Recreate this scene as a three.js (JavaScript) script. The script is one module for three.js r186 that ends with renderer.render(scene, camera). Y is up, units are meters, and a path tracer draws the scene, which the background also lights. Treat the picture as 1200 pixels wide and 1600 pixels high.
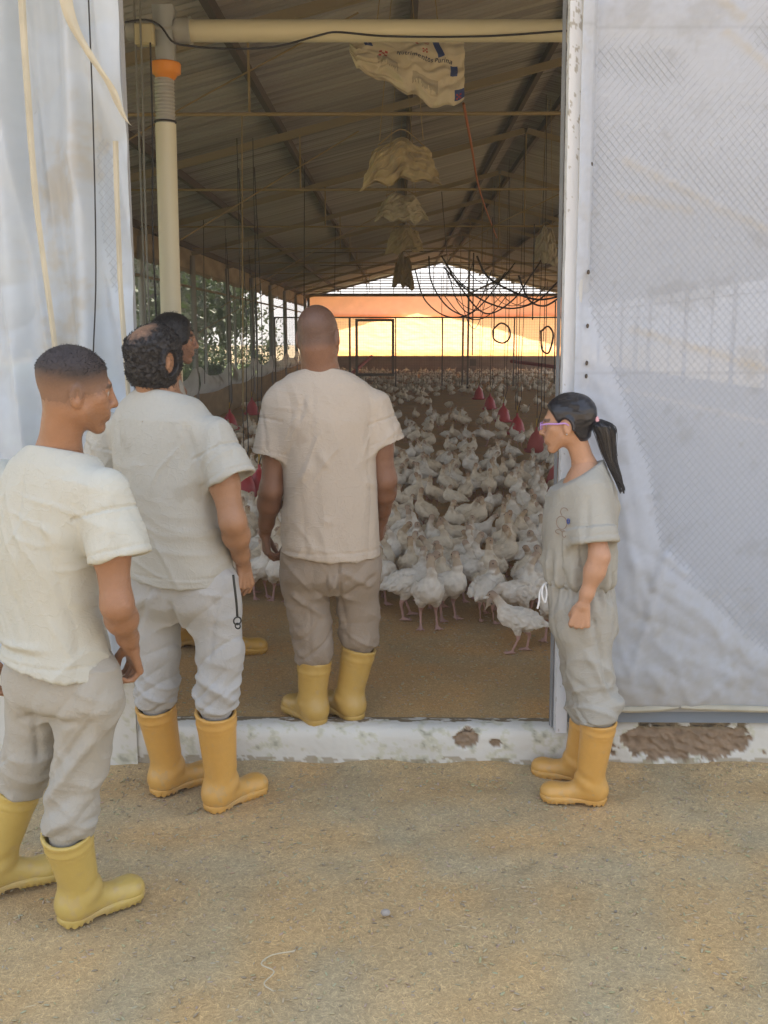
import * as THREE from 'three';
import { mergeGeometries, mergeVertices } from 'three/addons/utils/BufferGeometryUtils.js';
import { ImprovedNoise } from 'three/addons/math/ImprovedNoise.js';
import { RoundedBoxGeometry } from 'three/addons/geometries/RoundedBoxGeometry.js';

// ---------------------------------------------------------------- camera, sky, sun, exposure
const scene = new THREE.Scene();
const camera = new THREE.PerspectiveCamera(2 * Math.atan(800 / 1550) * 180 / Math.PI, .75, .1, 400);
camera.position.set(0, 1.8, 0);
camera.rotation.set(-10.17 * Math.PI / 180, .81 * Math.PI / 180, 0, 'YXZ');
scene.fog = new THREE.FogExp2(0xf3e6dc, .0045);
const renderer = new THREE.WebGLRenderer({ antialias: true });
renderer.toneMapping = THREE.LinearToneMapping;
renderer.toneMappingExposure = 3.2;
renderer.shadowMap.enabled = true;
const SUN = new THREE.Vector3(.34, .75, -.57).normalize();
{
  const W = 512, H = 256, d = new Float32Array(W * H * 4), v = new THREE.Vector3();
  for (let j = 0; j < H; j++) for (let i = 0; i < W; i++) {
    const el = ((j + .5) / H - .5) * Math.PI, az = ((i + .5) / W - .5) * 2 * Math.PI;
    v.set(Math.cos(el) * Math.cos(az), Math.sin(el), Math.cos(el) * Math.sin(az));
    const up = Math.max(v.y, 0), t = Math.pow(up, .55), c = Math.max(0, v.dot(SUN)), glow = .9 * Math.pow(c, 14) + .35 * Math.pow(c, 4);
    const k = (j * W + i) * 4;
    d[k] = (.62 + (.29 - .62) * t) + glow; d[k + 1] = (.63 + (.38 - .63) * t) + glow * .97; d[k + 2] = (.63 + (.55 - .63) * t) + glow * .9; d[k + 3] = 1;
  }
  const sky = new THREE.DataTexture(d, W, H, THREE.RGBAFormat, THREE.FloatType);
  sky.mapping = THREE.EquirectangularReflectionMapping; sky.magFilter = sky.minFilter = THREE.LinearFilter; sky.needsUpdate = true;
  scene.background = sky; scene.environment = sky;
}
const sun = new THREE.DirectionalLight(0xfff1dc, 5);
sun.position.copy(SUN).multiplyScalar(60).add(new THREE.Vector3(0, 0, -20)); sun.target.position.set(0, 0, -20);
sun.castShadow = true; sun.shadow.mapSize.set(4096, 4096); sun.shadow.radius = 1.5;
Object.assign(sun.shadow.camera, { left: -40, right: 40, top: 40, bottom: -40, near: 1, far: 160 });
scene.add(sun, sun.target);

// ---------------------------------------------------------------- helpers
function rng(seed) { let a = seed >>> 0; return () => { a = (a + 0x6D2B79F5) | 0; let t = Math.imul(a ^ (a >>> 15), 1 | a); t = (t + Math.imul(t ^ (t >>> 7), 61 | t)) ^ t; return ((t ^ (t >>> 14)) >>> 0) / 4294967296; }; }
const pnz = new ImprovedNoise();
const pn = (x, y, z) => pnz.noise(x + 37.3, y + 11.7, z + 71.9);
const fbm = (x, y, z, o = 4) => { let s = 0, a = .5, f = 1; for (let i = 0; i < o; i++) { s += a * pn(x * f, y * f, z * f); a *= .5; f *= 2.03; } return s; };
const crisp = n => { const r = 1 - Math.abs(n) * 4.2; return r > 0 ? r * Math.sqrt(r) : 0; };
const ridge = n => { const r = 1 - Math.abs(n) * 2.2; return r > 0 ? r * r : 0; };
const clamp = (x, a, b) => x < a ? a : x > b ? b : x;
const mix = (a, b, t) => a + (b - a) * t;
const sst = (a, b, x) => { const t = clamp((x - a) / (b - a), 0, 1); return t * t * (3 - 2 * t); };
const smin = (a, b, k) => { const h = k - Math.abs(a - b); return h > 0 ? Math.min(a, b) - h * h / (4 * k) : Math.min(a, b); };
const smax = (a, b, k) => -smin(-a, -b, k);
function rc(x, y, z, a, b, ra, rb) {                  // tapered capsule
  const bx = b[0] - a[0], by = b[1] - a[1], bz = b[2] - a[2], px = x - a[0], py = y - a[1], pz = z - a[2];
  let h = (px * bx + py * by + pz * bz) / (bx * bx + by * by + bz * bz); h = h < 0 ? 0 : h > 1 ? 1 : h;
  const dx = px - bx * h, dy = py - by * h, dz = pz - bz * h;
  return Math.sqrt(dx * dx + dy * dy + dz * dz) - (ra + (rb - ra) * h);
}
function ell(x, y, z, cx, cy, cz, rx, ry, rz) {
  x -= cx; y -= cy; z -= cz;
  const ax = x / rx, ay = y / ry, az = z / rz, k0 = Math.sqrt(ax * ax + ay * ay + az * az);
  if (k0 < 1e-6) return -Math.min(rx, ry, rz);
  const bx = ax / rx, by = ay / ry, bz = az / rz, k1 = Math.sqrt(bx * bx + by * by + bz * bz);
  return k0 * (k0 - 1) / k1;
}
const vadd = (a, b, s = 1) => [a[0] + b[0] * s, a[1] + b[1] * s, a[2] + b[2] * s];
const vsub = (a, b) => [a[0] - b[0], a[1] - b[1], a[2] - b[2]];
const vlen = a => Math.hypot(a[0], a[1], a[2]);
const vnorm = a => { const l = vlen(a) || 1; return [a[0] / l, a[1] / l, a[2] / l]; };
const vlerp = (a, b, t) => [mix(a[0], b[0], t), mix(a[1], b[1], t), mix(a[2], b[2], t)];
const vcross = (a, b) => [a[1] * b[2] - a[2] * b[1], a[2] * b[0] - a[0] * b[2], a[0] * b[1] - a[1] * b[0]];
const vdot = (a, b) => a[0] * b[0] + a[1] * b[1] + a[2] * b[2];

// surface nets: meshes the zero set of f inside the box lo..hi with cells of c metres; blocks far from the surface are skipped
function nets(f, lo, hi, c, slack = 1.25) {
  const n = [0, 1, 2].map(i => Math.ceil((hi[i] - lo[i]) / c) + 2), B = 6;
  const nx = n[0], ny = n[1], nz = n[2], nxy = nx * ny, V = new Float32Array(nxy * nz);
  const blocks = [], R = Math.sqrt(3) * B * c * .5 * slack + c;
  for (let k = 0; k < nz; k += B) for (let j = 0; j < ny; j += B) for (let i = 0; i < nx; i += B) {
    const d = f(lo[0] + (i + B / 2) * c, lo[1] + (j + B / 2) * c, lo[2] + (k + B / 2) * c);
    const far = Math.abs(d) > R, k1 = Math.min(k + B, nz), j1 = Math.min(j + B, ny), i1 = Math.min(i + B, nx);
    if (!far) blocks.push([i, j, k, i1, j1, k1]);
    for (let w = k; w < k1; w++) for (let v = j; v < j1; v++) for (let u = i; u < i1; u++)
      V[u + v * nx + w * nxy] = far ? d : f(lo[0] + u * c, lo[1] + v * c, lo[2] + w * c);
  }
  const P = [], I = [], at = new Map();
  const off = [0, 1, nx, nx + 1, nxy, nxy + 1, nxy + nx, nxy + nx + 1];
  const E = [[0, 1], [2, 3], [4, 5], [6, 7], [0, 2], [1, 3], [4, 6], [5, 7], [0, 4], [1, 5], [2, 6], [3, 7]];
  const g = new Float64Array(8);
  const vert = (u, v, w) => {
    const b = u + v * nx + w * nxy, got = at.get(b); if (got !== undefined) return got;
    for (let q = 0; q < 8; q++) g[q] = V[b + off[q]];
    let sx = 0, sy = 0, sz = 0, m = 0;
    for (const [p, q] of E) { const a = g[p], e = g[q]; if ((a < 0) === (e < 0)) continue; const t = a / (a - e);
      sx += mix(p & 1, q & 1, t); sy += mix((p >> 1) & 1, (q >> 1) & 1, t); sz += mix((p >> 2) & 1, (q >> 2) & 1, t); m++; }
    if (!m) { at.set(b, -1); return -1; }
    const id = P.length / 3; P.push(lo[0] + (u + sx / m) * c, lo[1] + (v + sy / m) * c, lo[2] + (w + sz / m) * c); at.set(b, id); return id;
  };
  const quad = (a, b, cc, d, flip) => { if (a < 0 || b < 0 || cc < 0 || d < 0) return; flip ? I.push(a, cc, b, a, d, cc) : I.push(a, b, cc, a, cc, d); };
  for (const [i0, j0, k0, i1, j1, k1] of blocks)
    for (let w = k0; w < k1; w++) for (let v = j0; v < j1; v++) for (let u = i0; u < i1; u++) {
      if (u < 1 || v < 1 || w < 1 || u > nx - 2 || v > ny - 2 || w > nz - 2) continue;
      const b = u + v * nx + w * nxy, s = V[b] < 0;
      if ((V[b + 1] < 0) !== s) quad(vert(u, v - 1, w - 1), vert(u, v, w - 1), vert(u, v, w), vert(u, v - 1, w), !s);
      if ((V[b + nx] < 0) !== s) quad(vert(u - 1, v, w - 1), vert(u - 1, v, w), vert(u, v, w), vert(u, v, w - 1), !s);
      if ((V[b + nxy] < 0) !== s) quad(vert(u - 1, v - 1, w), vert(u, v - 1, w), vert(u, v, w), vert(u - 1, v, w), !s);
    }
  const geo = new THREE.BufferGeometry();
  geo.setAttribute('position', new THREE.BufferAttribute(new Float32Array(P), 3));
  geo.setIndex(I); geo.computeVertexNormals();
  return geo;
}
function displace(geo, fn) {                          // fn(x, y, z, nx, ny, nz) metres along the normal
  const p = geo.attributes.position, n = geo.attributes.normal;
  for (let i = 0; i < p.count; i++) {
    const nx = n.getX(i), ny = n.getY(i), nz = n.getZ(i), x = p.getX(i), y = p.getY(i), z = p.getZ(i), d = fn(x, y, z, nx, ny, nz);
    p.setXYZ(i, x + nx * d, y + ny * d, z + nz * d);
  }
  geo.computeVertexNormals(); return geo;
}
function tint(geo, fn) {                              // fn(x, y, z, nx, ny, nz) -> [r, g, b] linear
  const p = geo.attributes.position, n = geo.attributes.normal, c = new Float32Array(p.count * 3);
  for (let i = 0; i < p.count; i++) { const k = fn(p.getX(i), p.getY(i), p.getZ(i), n.getX(i), n.getY(i), n.getZ(i)); c[3 * i] = k[0]; c[3 * i + 1] = k[1]; c[3 * i + 2] = k[2]; }
  geo.setAttribute('color', new THREE.BufferAttribute(c, 3)); return geo;
}
function moved(geo, fn) { const p = geo.attributes.position; for (let i = 0; i < p.count; i++) { const q = fn(p.getX(i), p.getY(i), p.getZ(i)); p.setXYZ(i, q[0], q[1], q[2]); } geo.computeVertexNormals(); return geo; }
function merge(list) {
  const c = list.some(g => g.attributes.color);
  list = list.map(g => { g = g.index ? g : mergeVertices(g); const o = new THREE.BufferGeometry(); o.setAttribute('position', g.attributes.position); o.setAttribute('normal', g.attributes.normal);
    if (g.attributes.uv && list.uv) o.setAttribute('uv', g.attributes.uv); if (c) o.setAttribute('color', g.attributes.color || new THREE.BufferAttribute(new Float32Array(g.attributes.position.count * 3).fill(1), 3)); o.setIndex(g.index); return o; });
  return mergeGeometries(list);
}
const numbers = {};
function numbered(name) { const k = numbers[name] = (numbers[name] ?? -1) + 1; return k ? `${name}_${String(k).padStart(3, '0')}` : name; }
function put(o, parent) { o.traverse(m => { if (m.isMesh) { m.castShadow = true; m.receiveShadow = true; } }); parent.add(o); return o; }
function thing(name, label, category, [x, y, z] = [0, 0, 0], group) {
  const o = new THREE.Group(); o.name = numbered(name); o.position.set(x, y, z); o.userData = { label, category }; if (group) o.userData.group = group; scene.add(o); return o;
}
function mesh(name, geo, mat, parent) { const o = new THREE.Mesh(geo, mat); o.name = numbered(name); return put(o, parent); }
function solo(name, geo, mat, label, category, group) { const o = mesh(name, geo, mat, scene); o.userData = { label, category }; if (group) o.userData.group = group; return o; }
function ground(name, geo, mat) { const o = mesh(name, geo, mat, scene); o.userData.kind = 'structure'; return o; }
const box = (x0, x1, y0, y1, z0, z1) => new THREE.BoxGeometry(x1 - x0, y1 - y0, z1 - z0).translate((x0 + x1) / 2, (y0 + y1) / 2, (z0 + z1) / 2);
const V3 = a => new THREE.Vector3(a[0], a[1], a[2]);
function bar(a, b, w, h) {                            // straight rectangular bar from a to b
  const d = vsub(b, a), g = new THREE.BoxGeometry(w, h, vlen(d)), m = new THREE.Matrix4().lookAt(V3(b), V3(a), new THREE.Vector3(0, 1, 0.001));
  g.applyMatrix4(m); return g.translate((a[0] + b[0]) / 2, (a[1] + b[1]) / 2, (a[2] + b[2]) / 2);
}
function rod(a, b, r, n = 8, r2 = r) { const d = vsub(b, a), g = new THREE.CylinderGeometry(r2, r, vlen(d), n); g.applyQuaternion(new THREE.Quaternion().setFromUnitVectors(new THREE.Vector3(0, 1, 0), V3(vnorm(d)))); return g.translate((a[0] + b[0]) / 2, (a[1] + b[1]) / 2, (a[2] + b[2]) / 2); }
const tube = (pts, r, seg = 40, n = 6) => new THREE.TubeGeometry(new THREE.CatmullRomCurve3(pts.map(V3)), seg, r, n);
function sheet(nu, nv, fn) {                          // grid surface; fn(u, v) -> [x, y, z], uv = (u, v)
  const P = [], UV = [], I = [];
  for (let j = 0; j <= nv; j++) for (let i = 0; i <= nu; i++) { const u = i / nu, v = j / nv, q = fn(u, v); P.push(q[0], q[1], q[2]); UV.push(u, v); }
  for (let j = 0; j < nv; j++) for (let i = 0; i < nu; i++) { const a = i + j * (nu + 1), b = a + 1, c = a + nu + 1, d = c + 1; I.push(a, b, d, a, d, c); }
  const g = new THREE.BufferGeometry(); g.setAttribute('position', new THREE.Float32BufferAttribute(P, 3)); g.setAttribute('uv', new THREE.Float32BufferAttribute(UV, 2)); g.setIndex(I); g.computeVertexNormals(); return g;
}
function uvScale(geo, su, sv) { const u = geo.attributes.uv; for (let i = 0; i < u.count; i++) u.setXY(i, u.getX(i) * su, u.getY(i) * sv); return geo; }
function dataTex(w, h, fn, srgb = true) {             // fn(u, v) -> [r, g, b] 0..1
  const d = new Uint8Array(w * h * 4);
  for (let j = 0; j < h; j++) for (let i = 0; i < w; i++) { const c = fn(i / w, j / h, i, j), k = (j * w + i) * 4; d[k] = clamp(c[0], 0, 1) * 255; d[k + 1] = clamp(c[1], 0, 1) * 255; d[k + 2] = clamp(c[2], 0, 1) * 255; d[k + 3] = 255; }
  const t = new THREE.DataTexture(d, w, h); t.wrapS = t.wrapT = THREE.RepeatWrapping; t.magFilter = t.minFilter = THREE.LinearFilter; if (srgb) t.colorSpace = THREE.SRGBColorSpace; t.needsUpdate = true; return t;
}
// noise that tiles over the unit square: f cells a side
const hash2 = (i, j, s) => { let h = Math.imul(i, 374761393) ^ Math.imul(j, 668265263) ^ Math.imul(s + 1, 1274126177); h = Math.imul(h ^ (h >>> 13), 1274126177); return ((h ^ (h >>> 16)) >>> 0) / 2147483648 - 1; };
const tile = (u, v, f, s = 0) => { const x = u * f, y = v * f, i = Math.floor(x), j = Math.floor(y), a = x - i, b = y - j, p = a * a * (3 - 2 * a), q = b * b * (3 - 2 * b), w = k => ((k % f) + f) % f; return mix(mix(hash2(w(i), w(j), s), hash2(w(i + 1), w(j), s), p), mix(hash2(w(i), w(j + 1), s), hash2(w(i + 1), w(j + 1), s), p), q); };
const lin = (r, g, b) => new THREE.Color().setRGB(r, g, b);
const std = (color, roughness = .9, o = {}) => new THREE.MeshStandardMaterial({ color, roughness, metalness: 0, side: THREE.DoubleSide, ...o });
const vcol = (roughness = .9, o = {}) => new THREE.MeshStandardMaterial({ color: 0xffffff, roughness, vertexColors: true, side: THREE.DoubleSide, ...o });
// ---------------------------------------------------------------- materials of the place
const M = {};
{
  // dry litter: husks and chips of straw, cut short and lying every way, over fine dirt
  const N = 1024, hk = new Float32Array(N * N * 2), hr = rng(31);
  for (let i = 0; i < 30000; i++) { const x = hr() * N, y = hr() * N, a = hr() * 6.283, l = 3 + hr() * 7, w = hr() < .3 ? 2 : 1, t = hr(), val = t < .5 ? .05 + .07 * hr() : t < .8 ? -.04 * hr() : .03; for (let k = -l; k <= l; k += .6) for (let q = 0; q < w; q++) { const m = ((((y + Math.sin(a) * k + q * Math.cos(a)) | 0) + N) % N) * N + (((x + Math.cos(a) * k - q * Math.sin(a)) | 0) + N) % N; hk[2 * m] = val; hk[2 * m + 1] = .4 + hr() * .6; } }
  const husk = dataTex(N, N, (u, v, i, j) => {
    const a = tile(u, v, 4) * .5 + tile(u, v, 11, 3) * .5, f = tile(u, v, 170, 5), h = tile(u, v, 512, 2), m = hk[2 * (j * N + i)];
    const k = .625 + a * .03 + f * .03 + h * .035 + m, w = tile(u, v, 7, 9) * .03;
    return [k * 1.10 + w, k * .98, k * .76 - w];
  });
  const huskB = dataTex(N, N, (u, v, i, j) => { const k = .35 + tile(u, v, 170, 5) * .15 + tile(u, v, 512, 2) * .12 + tile(u, v, 40, 4) * .15 + hk[2 * (j * N + i) + 1] * .3; return [k, k, k]; }, false);
  M.dirt = std(0xffffff, 1, { map: husk, bumpMap: huskB, bumpScale: .004, vertexColors: true }); M.dirt.color.setRGB(1, .96, .885);
  M.litter = std(0xffffff, 1, { map: husk, bumpMap: huskB, bumpScale: .005 }); M.litter.color.setRGB(.92, .75, .53);
  M.white = vcol(.92);
  M.tin = vcol(.6, { metalness: .1 });
  M.purlin = std(0x4a4238, .8); M.rafter = std(0x857a60, .8); M.grey = std(0x7f8381, .6, { metalness: .4 }); M.darkSteel = std(0x6d675e, .7);
  M.post = vcol(.8); M.pvc = vcol(.45); M.orangeCap = std(0xd9861a, .5); M.cream = std(0xb9b08c, .5);
  M.wire = std(0xa4abb4, .7); M.wireFar = std(0x5a5f55, .7); M.cord = std(0x1d1d1e, .7); M.hose = std(0x191715, .6); M.rope = std(0x8a7a55, .95); M.orangeRope = std(0x9c5a2c, .95);
  const tarp = (r, g, b, t, rough = 1) => new THREE.MeshPhysicalMaterial({ color: lin(1, 1, 1), vertexColors: true, roughness: rough, transmission: t, thickness: 0, ior: 1.4, side: THREE.DoubleSide, specularIntensity: .6 });
  M.tarp = tarp(1, 1, 1, .3, .8);
  M.tarpSheer = tarp(1, 1, 1, .35, .95);
  M.orange = tarp(1, 1, 1, .95);
  M.lath = vcol(.9);
}
// ---------------------------------------------------------------- ground
const XL = -3.75, XR = 7.35, XM = 1.8, HE = 3.3, HR = 4.7, ZF = -3.95, ZB = -42, FL = .155;
const roofY = x => x < XM ? mix(HE, HR, (x - XL) / (XM - XL)) : mix(HR, HE, (x - XM) / (XR - XM));
{
  const at = [], zs = [];
  for (let i = -60; i <= 60; i++) at.push(Math.sign(i) * (Math.abs(i) < 41 ? Math.abs(i) * .05 : 2 + Math.pow((Math.abs(i) - 40) / 20, 3) * 150));
  for (let j = 0; j <= 90; j++) zs.push(-4.0 + j * .04); for (let j = 1; j <= 14; j++) zs.push(-.4 + Math.pow(j / 14, 3) * 120);
  for (let j = 1; j <= 16; j++) zs.unshift(-4.0 - Math.pow(j / 16, 2) * 160);
  const r = rng(5), pits = []; for (let i = 0; i < 60; i++) pits.push([-1.8 + r() * 3.6, -3.8 + r() * 1.9, .04 + r() * .06, .004 + r() * .006]);
  pits.push([.44, -3.18, .055, .016], [1.33, -2.98, .04, .012], [-.1, -3.35, .07, .01], [-.45, -3.0, .06, .008]);
  const g = sheet(at.length - 1, zs.length - 1, (u, v) => {
    const x = at[Math.round(u * (at.length - 1))], z = zs[Math.round((1 - v) * (zs.length - 1))];
    let y = 0; if (Math.abs(x) < 3 && z > -4.2 && z < -.3) { y = .012 * pn(x * 1.3, 3, z * 1.3) + .008 * pn(x * 6, 1, z * 6) + .005 * pn(x * 15, 1, z * 15); for (const p of pits) { const q = Math.hypot(x - p[0], z - p[1]) / p[2]; if (q < 2) y += p[3] * (q < 1 ? -(1 - q * q) : .35 * Math.sin((q - 1) * Math.PI)); }
      y += .03 * sst(-3.83, -3.96, z) * (.5 + pn(x * 3, 7, 2)) ; }
    return [x, y - .006, z];
  });
  const p = g.attributes.position, uv = g.attributes.uv; for (let i = 0; i < p.count; i++) uv.setXY(i, p.getX(i) / 1.3, p.getZ(i) / 1.3);
  tint(g, (x, y, z) => { const a = fbm(x * 1.1 + 4, 2, z * 1.6), c = fbm(x * 4, 6, z * 5), d = clamp(1 + .13 * a + .09 * c, .7, 1.25), pale = sst(.3, .1, Math.hypot((x + .06) / 1.3, z + 2.36) + .12 * c) * .5, red = sst(.0, .35, fbm(x * .9 + 9, 4, z * .9)) * .02; return [mix(d, 1.15, pale) * .92, mix(d * (1 - red), 1.17, pale) * .90, mix(d * (1 - red * 1.8), 1.22, pale) * .86]; });
  ground('ground', g, M.dirt);
  const f = sheet(60, 120, (u, v) => { const x = mix(XL + .1, XR - .1, u), z = mix(ZB + .1, -4.07, 1 - Math.pow(v, 2)); return [x, FL + .012 * pn(x * 2, 5, z * 2) + .012 * pn(x * .5, 5, z * .5) - .012 * sst(-4.3, -4.07, z), z]; });
  const q = f.attributes.position, w = f.attributes.uv; for (let i = 0; i < q.count; i++) w.setXY(i, q.getX(i) / 1.1, q.getZ(i) / 1.1);
  ground('litter_floor', f, M.litter);
  const grass = sheet(20, 30, (u, v) => { const x = mix(XL - .35, -60, u), z = mix(-3, -60, 1 - v); return [x, .02 + .3 * u * u + .05 * pn(x * .5, 2, z * .5), z]; });
  tint(grass, (x, y, z) => { const k = .8 + .5 * pn(x * .7, 4, z * .7); return [.16 * k, .24 * k, .06 * k]; });
  ground('grass_ground', grass, vcol(1));
}
// ---------------------------------------------------------------- the shed
const shed = thing('poultry_shed', 'long open poultry shed with corrugated metal roof and mesh side walls', 'farm building', [0, 0, 0]);
{
  const whiteC = (x, y, z) => { const n = fbm(x * 9, y * 9, z * 9), s = fbm(x * 30, y * 30, z * 30, 3), m = n * .5 + s * .6; const d = m > .26 ? .58 : m > .17 ? .80 : m > .08 ? .91 : 1; const w = .92 + .1 * pn(x * 3, y * 3, 5); return [.66 * d * w, .64 * d * w, .57 * d * w * (d < 1 ? .88 : 1)]; };
  // door sill: whitewashed rough concrete with a broken plaster patch on the right
  const prof = [[-4.16, .10], [-4.12, .146], [-4.06, .163], [-4.02, .168], [-3.985, .166], [-3.962, .155], [-3.951, .135], [-3.948, .10], [-3.95, .06], [-3.953, .02], [-3.955, -.06]];
  const path = new THREE.CatmullRomCurve3(prof.map(p => new THREE.Vector3(0, p[1], p[0])));
  const hole = (x, y, cx, cy, rx, ry, k) => { const n = fbm(x * 14, y * 14, k) * .9; return Math.hypot((x - cx) / rx, (y - cy) / ry) + n; };
  const patch = (x, y) => { const a = hole(x, y, 1.2, .115, .30, .088, 3), b = hole(x, y, .295, .115, .05, .042, 8), c = hole(x, y, .416, .10, .022, .018, 1), e = hole(x, y, 1.35, .12, .14, .05, 12); return Math.min(a, b, c, e); };
  const sill = sheet(560, 56, (u, v) => {
    const x = mix(-1.12, 3.2, u), q = path.getPoint(v); let y = q.y, z = q.z;
    if (x > .8) y *= mix(1, 1.22, sst(.8, 1.0, x));
    const n = .006 * fbm(x * 5, y * 8, 2) + .004 * fbm(x * 25, y * 25, z * 25 + 3), inset = z > -4.0 ? sst(1.02, .9, patch(x, y)) : 0;
    const out = sst(.05, .16, v) * n - inset * (.018 - .022 * fbm(x * 30, y * 34, 9) - .012 * ridge(pn(x * 22, y * 30, 4)));
    const nz = v > .45 ? 1 : .2, ny = v < .55 ? 1 : 0; return [x, y + out * ny * .8, z + out * nz];
  });
  tint(sill, (x, y, z, nx, ny) => {
    const pt = z > -3.99 ? patch(x, y) : 9; if (pt < .98) { const k = .8 + .45 * fbm(x * 26, y * 26, 3) ; return y > .165 ? [.30 * k, .235 * k, .145 * k] : [.33 * k, .235 * k, .15 * k]; }
    const litter = z < -4.03 + .05 * pn(x * 7, 3, 1) ? 1 : 0; if (litter && fbm(x * 12, z * 20, 1) > -.12) { const k = .8 + .3 * pn(x * 60, z * 60, 2); return [.25 * k, .19 * k, .11 * k]; }
    const c = whiteC(x, y, z); const low = y < .035 + .02 * pn(x * 5, 1, 1) && fbm(x * 20, y * 30, 7) > -.08 ? .62 : 1; return [c[0] * low, c[1] * low * (low < 1 ? .9 : 1), c[2] * low * (low < 1 ? .75 : 1)];
  });
  mesh('door_sill', sill, M.white, shed);
  const low = sheet(220, 60, (u, v) => { const x = mix(-3.4, -1.1, u); const s = v * .56; let y, z; if (s < .12) { y = .402; z = -4.06 + s; } else { y = .402 - (s - .12); z = -3.94; } const n = .005 * fbm(x * 6, y * 6, 4) + .003 * fbm(x * 25, y * 25, 2); return [x, y + (s < .12 ? n : 0), z + n]; });
  tint(low, whiteC); mesh('low_wall', low, M.white, shed);
  mesh('low_wall', tint(box(-3.4, -1.1, -.05, .395, -4.07, -3.955), whiteC), M.white, shed);
  mesh('low_wall', tint(box(-1.1, 3.2, -.05, .12, -4.2, -3.975), whiteC), M.white, shed);
  // roof: two corrugated sheets, purlins along the shed, rafters and ties at each frame
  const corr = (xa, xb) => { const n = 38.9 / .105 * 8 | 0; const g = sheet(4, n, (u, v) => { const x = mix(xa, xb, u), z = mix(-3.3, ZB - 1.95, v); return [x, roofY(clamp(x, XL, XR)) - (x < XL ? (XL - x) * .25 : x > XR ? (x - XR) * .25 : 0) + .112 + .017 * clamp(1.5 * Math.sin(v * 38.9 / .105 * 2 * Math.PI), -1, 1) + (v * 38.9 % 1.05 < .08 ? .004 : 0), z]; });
    return tint(g, (x, y, z) => { const s = Math.floor((-z) / 1.05), k = .80 + .14 * Math.sin(s * 12.9898) + .22 * fbm(x * 1.5, 3, z * 5) + .34 * pn(x * .5, 2, z * 9.5) + .2 * pn(x * .9, 9, z * 23); const r = clamp(fbm(x * 2 + 5, 7, z * 2.5) * 1.4, 0, 1); return [mix(.38, .36, r) * k, mix(.375, .31, r) * k, mix(.355, .24, r) * k]; }); };  // down-slope dirt streaks double as painted light and dark of the corrugation
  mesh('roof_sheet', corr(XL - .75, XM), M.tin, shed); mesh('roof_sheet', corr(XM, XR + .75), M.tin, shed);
  const cap = sheet(2, 4, (u, v) => [XM + (u - .5) * .5, HR + .15 - Math.abs(u - .5) * .12 + .02, mix(-3.3, ZB - 1.95, v)]); mesh('ridge_cap', cap, M.grey, shed);
  for (const x of [XL, -2.57, -1.27, .12, 1.56, 2.04, 3.48, 4.87, 6.17, XR]) mesh('purlin', box(x - .028, x + .028, roofY(x) + .0, roofY(x) + .095, ZB - 1.85, -3.4), M.purlin, shed);
  for (let i = 0; i <= 10; i++) {
    const z = i ? -3.7 - 3.7 * i - .0 : -4.12;
    mesh('rafter', bar([XL, HE - .07, z], [XM - .02, HR - .07, z], .05, .075), M.rafter, shed); mesh('rafter', bar([XM + .02, HR - .07, z], [XR, HE - .07, z], .05, .075), M.rafter, shed);
    if (i) { mesh('tie_rod', rod([XL, HE + .02, z + .06], [XR, HE + .02, z + .06], .013), M.rope, shed); for (const x of [-1.05, 1.8, 4.6]) mesh('hanger_rod', rod([x, HE + .02, z + .05], [x, roofY(x) - .1, z + .05], .009), M.rope, shed); }
    for (const x of [XL, XR]) { const g = rod([x, .0, z], [x, HE - .1, z], .055, 10); tint(g, (a, y, c) => { const k = .75 + .5 * fbm(a * 8, y * 4, c * 8); return [.34 * k, .33 * k, .30 * k]; }); mesh('post', g, M.post, shed); }
    for (const s of [-1, 1]) if (i < 10) { const x = s < 0 ? XL - .16 : XR + .1, g = rod([x, .0, z - 1.9], [x, HE - .3, z - 1.9], .03, 8); tint(g, () => [.38, .38, .36]); mesh('post', g, M.post, shed); }
  }
  // side walls: low wall, wire mesh, boarded valance under the eave
  for (const s of [-1, 1]) {
    const x = s < 0 ? XL : XR, o = s * .02;
    const wall = sheet(160, 12, (u, v) => { const z = mix(ZF, ZB, u), y = v * .72; return [x - s * (.16 * sst(.6, 0, v) + .02 * pn(z * 2, y * 3, s)), y, z]; });
    tint(wall, (a, y, z) => { const k = .8 + .5 * fbm(z * 3, y * 6, 3); return [.36 * k, .27 * k, .15 * k]; }); mesh('side_wall', wall, M.white, shed);
    mesh('side_wall', tint(box(x + Math.min(o, s * .12), x + Math.max(o, s * .12), 0, .7, ZB, ZF), () => [.5, .48, .44]), M.white, shed);
    const w = []; for (let z = ZF; z > ZB; z -= .06) w.push(box(x + s * .01 - .0012, x + s * .01 + .0012, .7, 2.95, z - .0012, z + .0012)); for (let y = .72; y < 2.95; y += .06) w.push(box(x + s * .014 - .0012, x + s * .014 + .0012, y - .0012, y + .0012, ZB, ZF));
    const wm = mesh('wire_mesh', merge(w), M.wireFar, shed); wm.userData.kind = 'stuff';
    for (let z = ZF, i = 0; z > ZB + .3; z -= 1.85, i++) { const z1 = Math.max(z - 1.85, ZB), g = sheet(12, 8, (u, v) => { const zz = mix(z - .012, z1 + .012, u), y = 2.88 + v * .46; return [x + s * .035 + .02 * pn(zz * 3, y * 4, i), y - (v < .2 ? .05 * pn(zz * 4, 1, s) : 0), zz]; }); tint(g, (a, y, c) => { const k = .75 + .5 * fbm(a, y * 6, c * 2 + i * 3); return [.40 * k, .33 * k, .22 * k]; }); mesh('valance_board', g, M.lath, shed); }
    mesh('rail', box(x + s * .03 - .02, x + s * .03 + .02, 2.62, 2.66, ZB, ZF), M.rafter, shed);
  }
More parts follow.
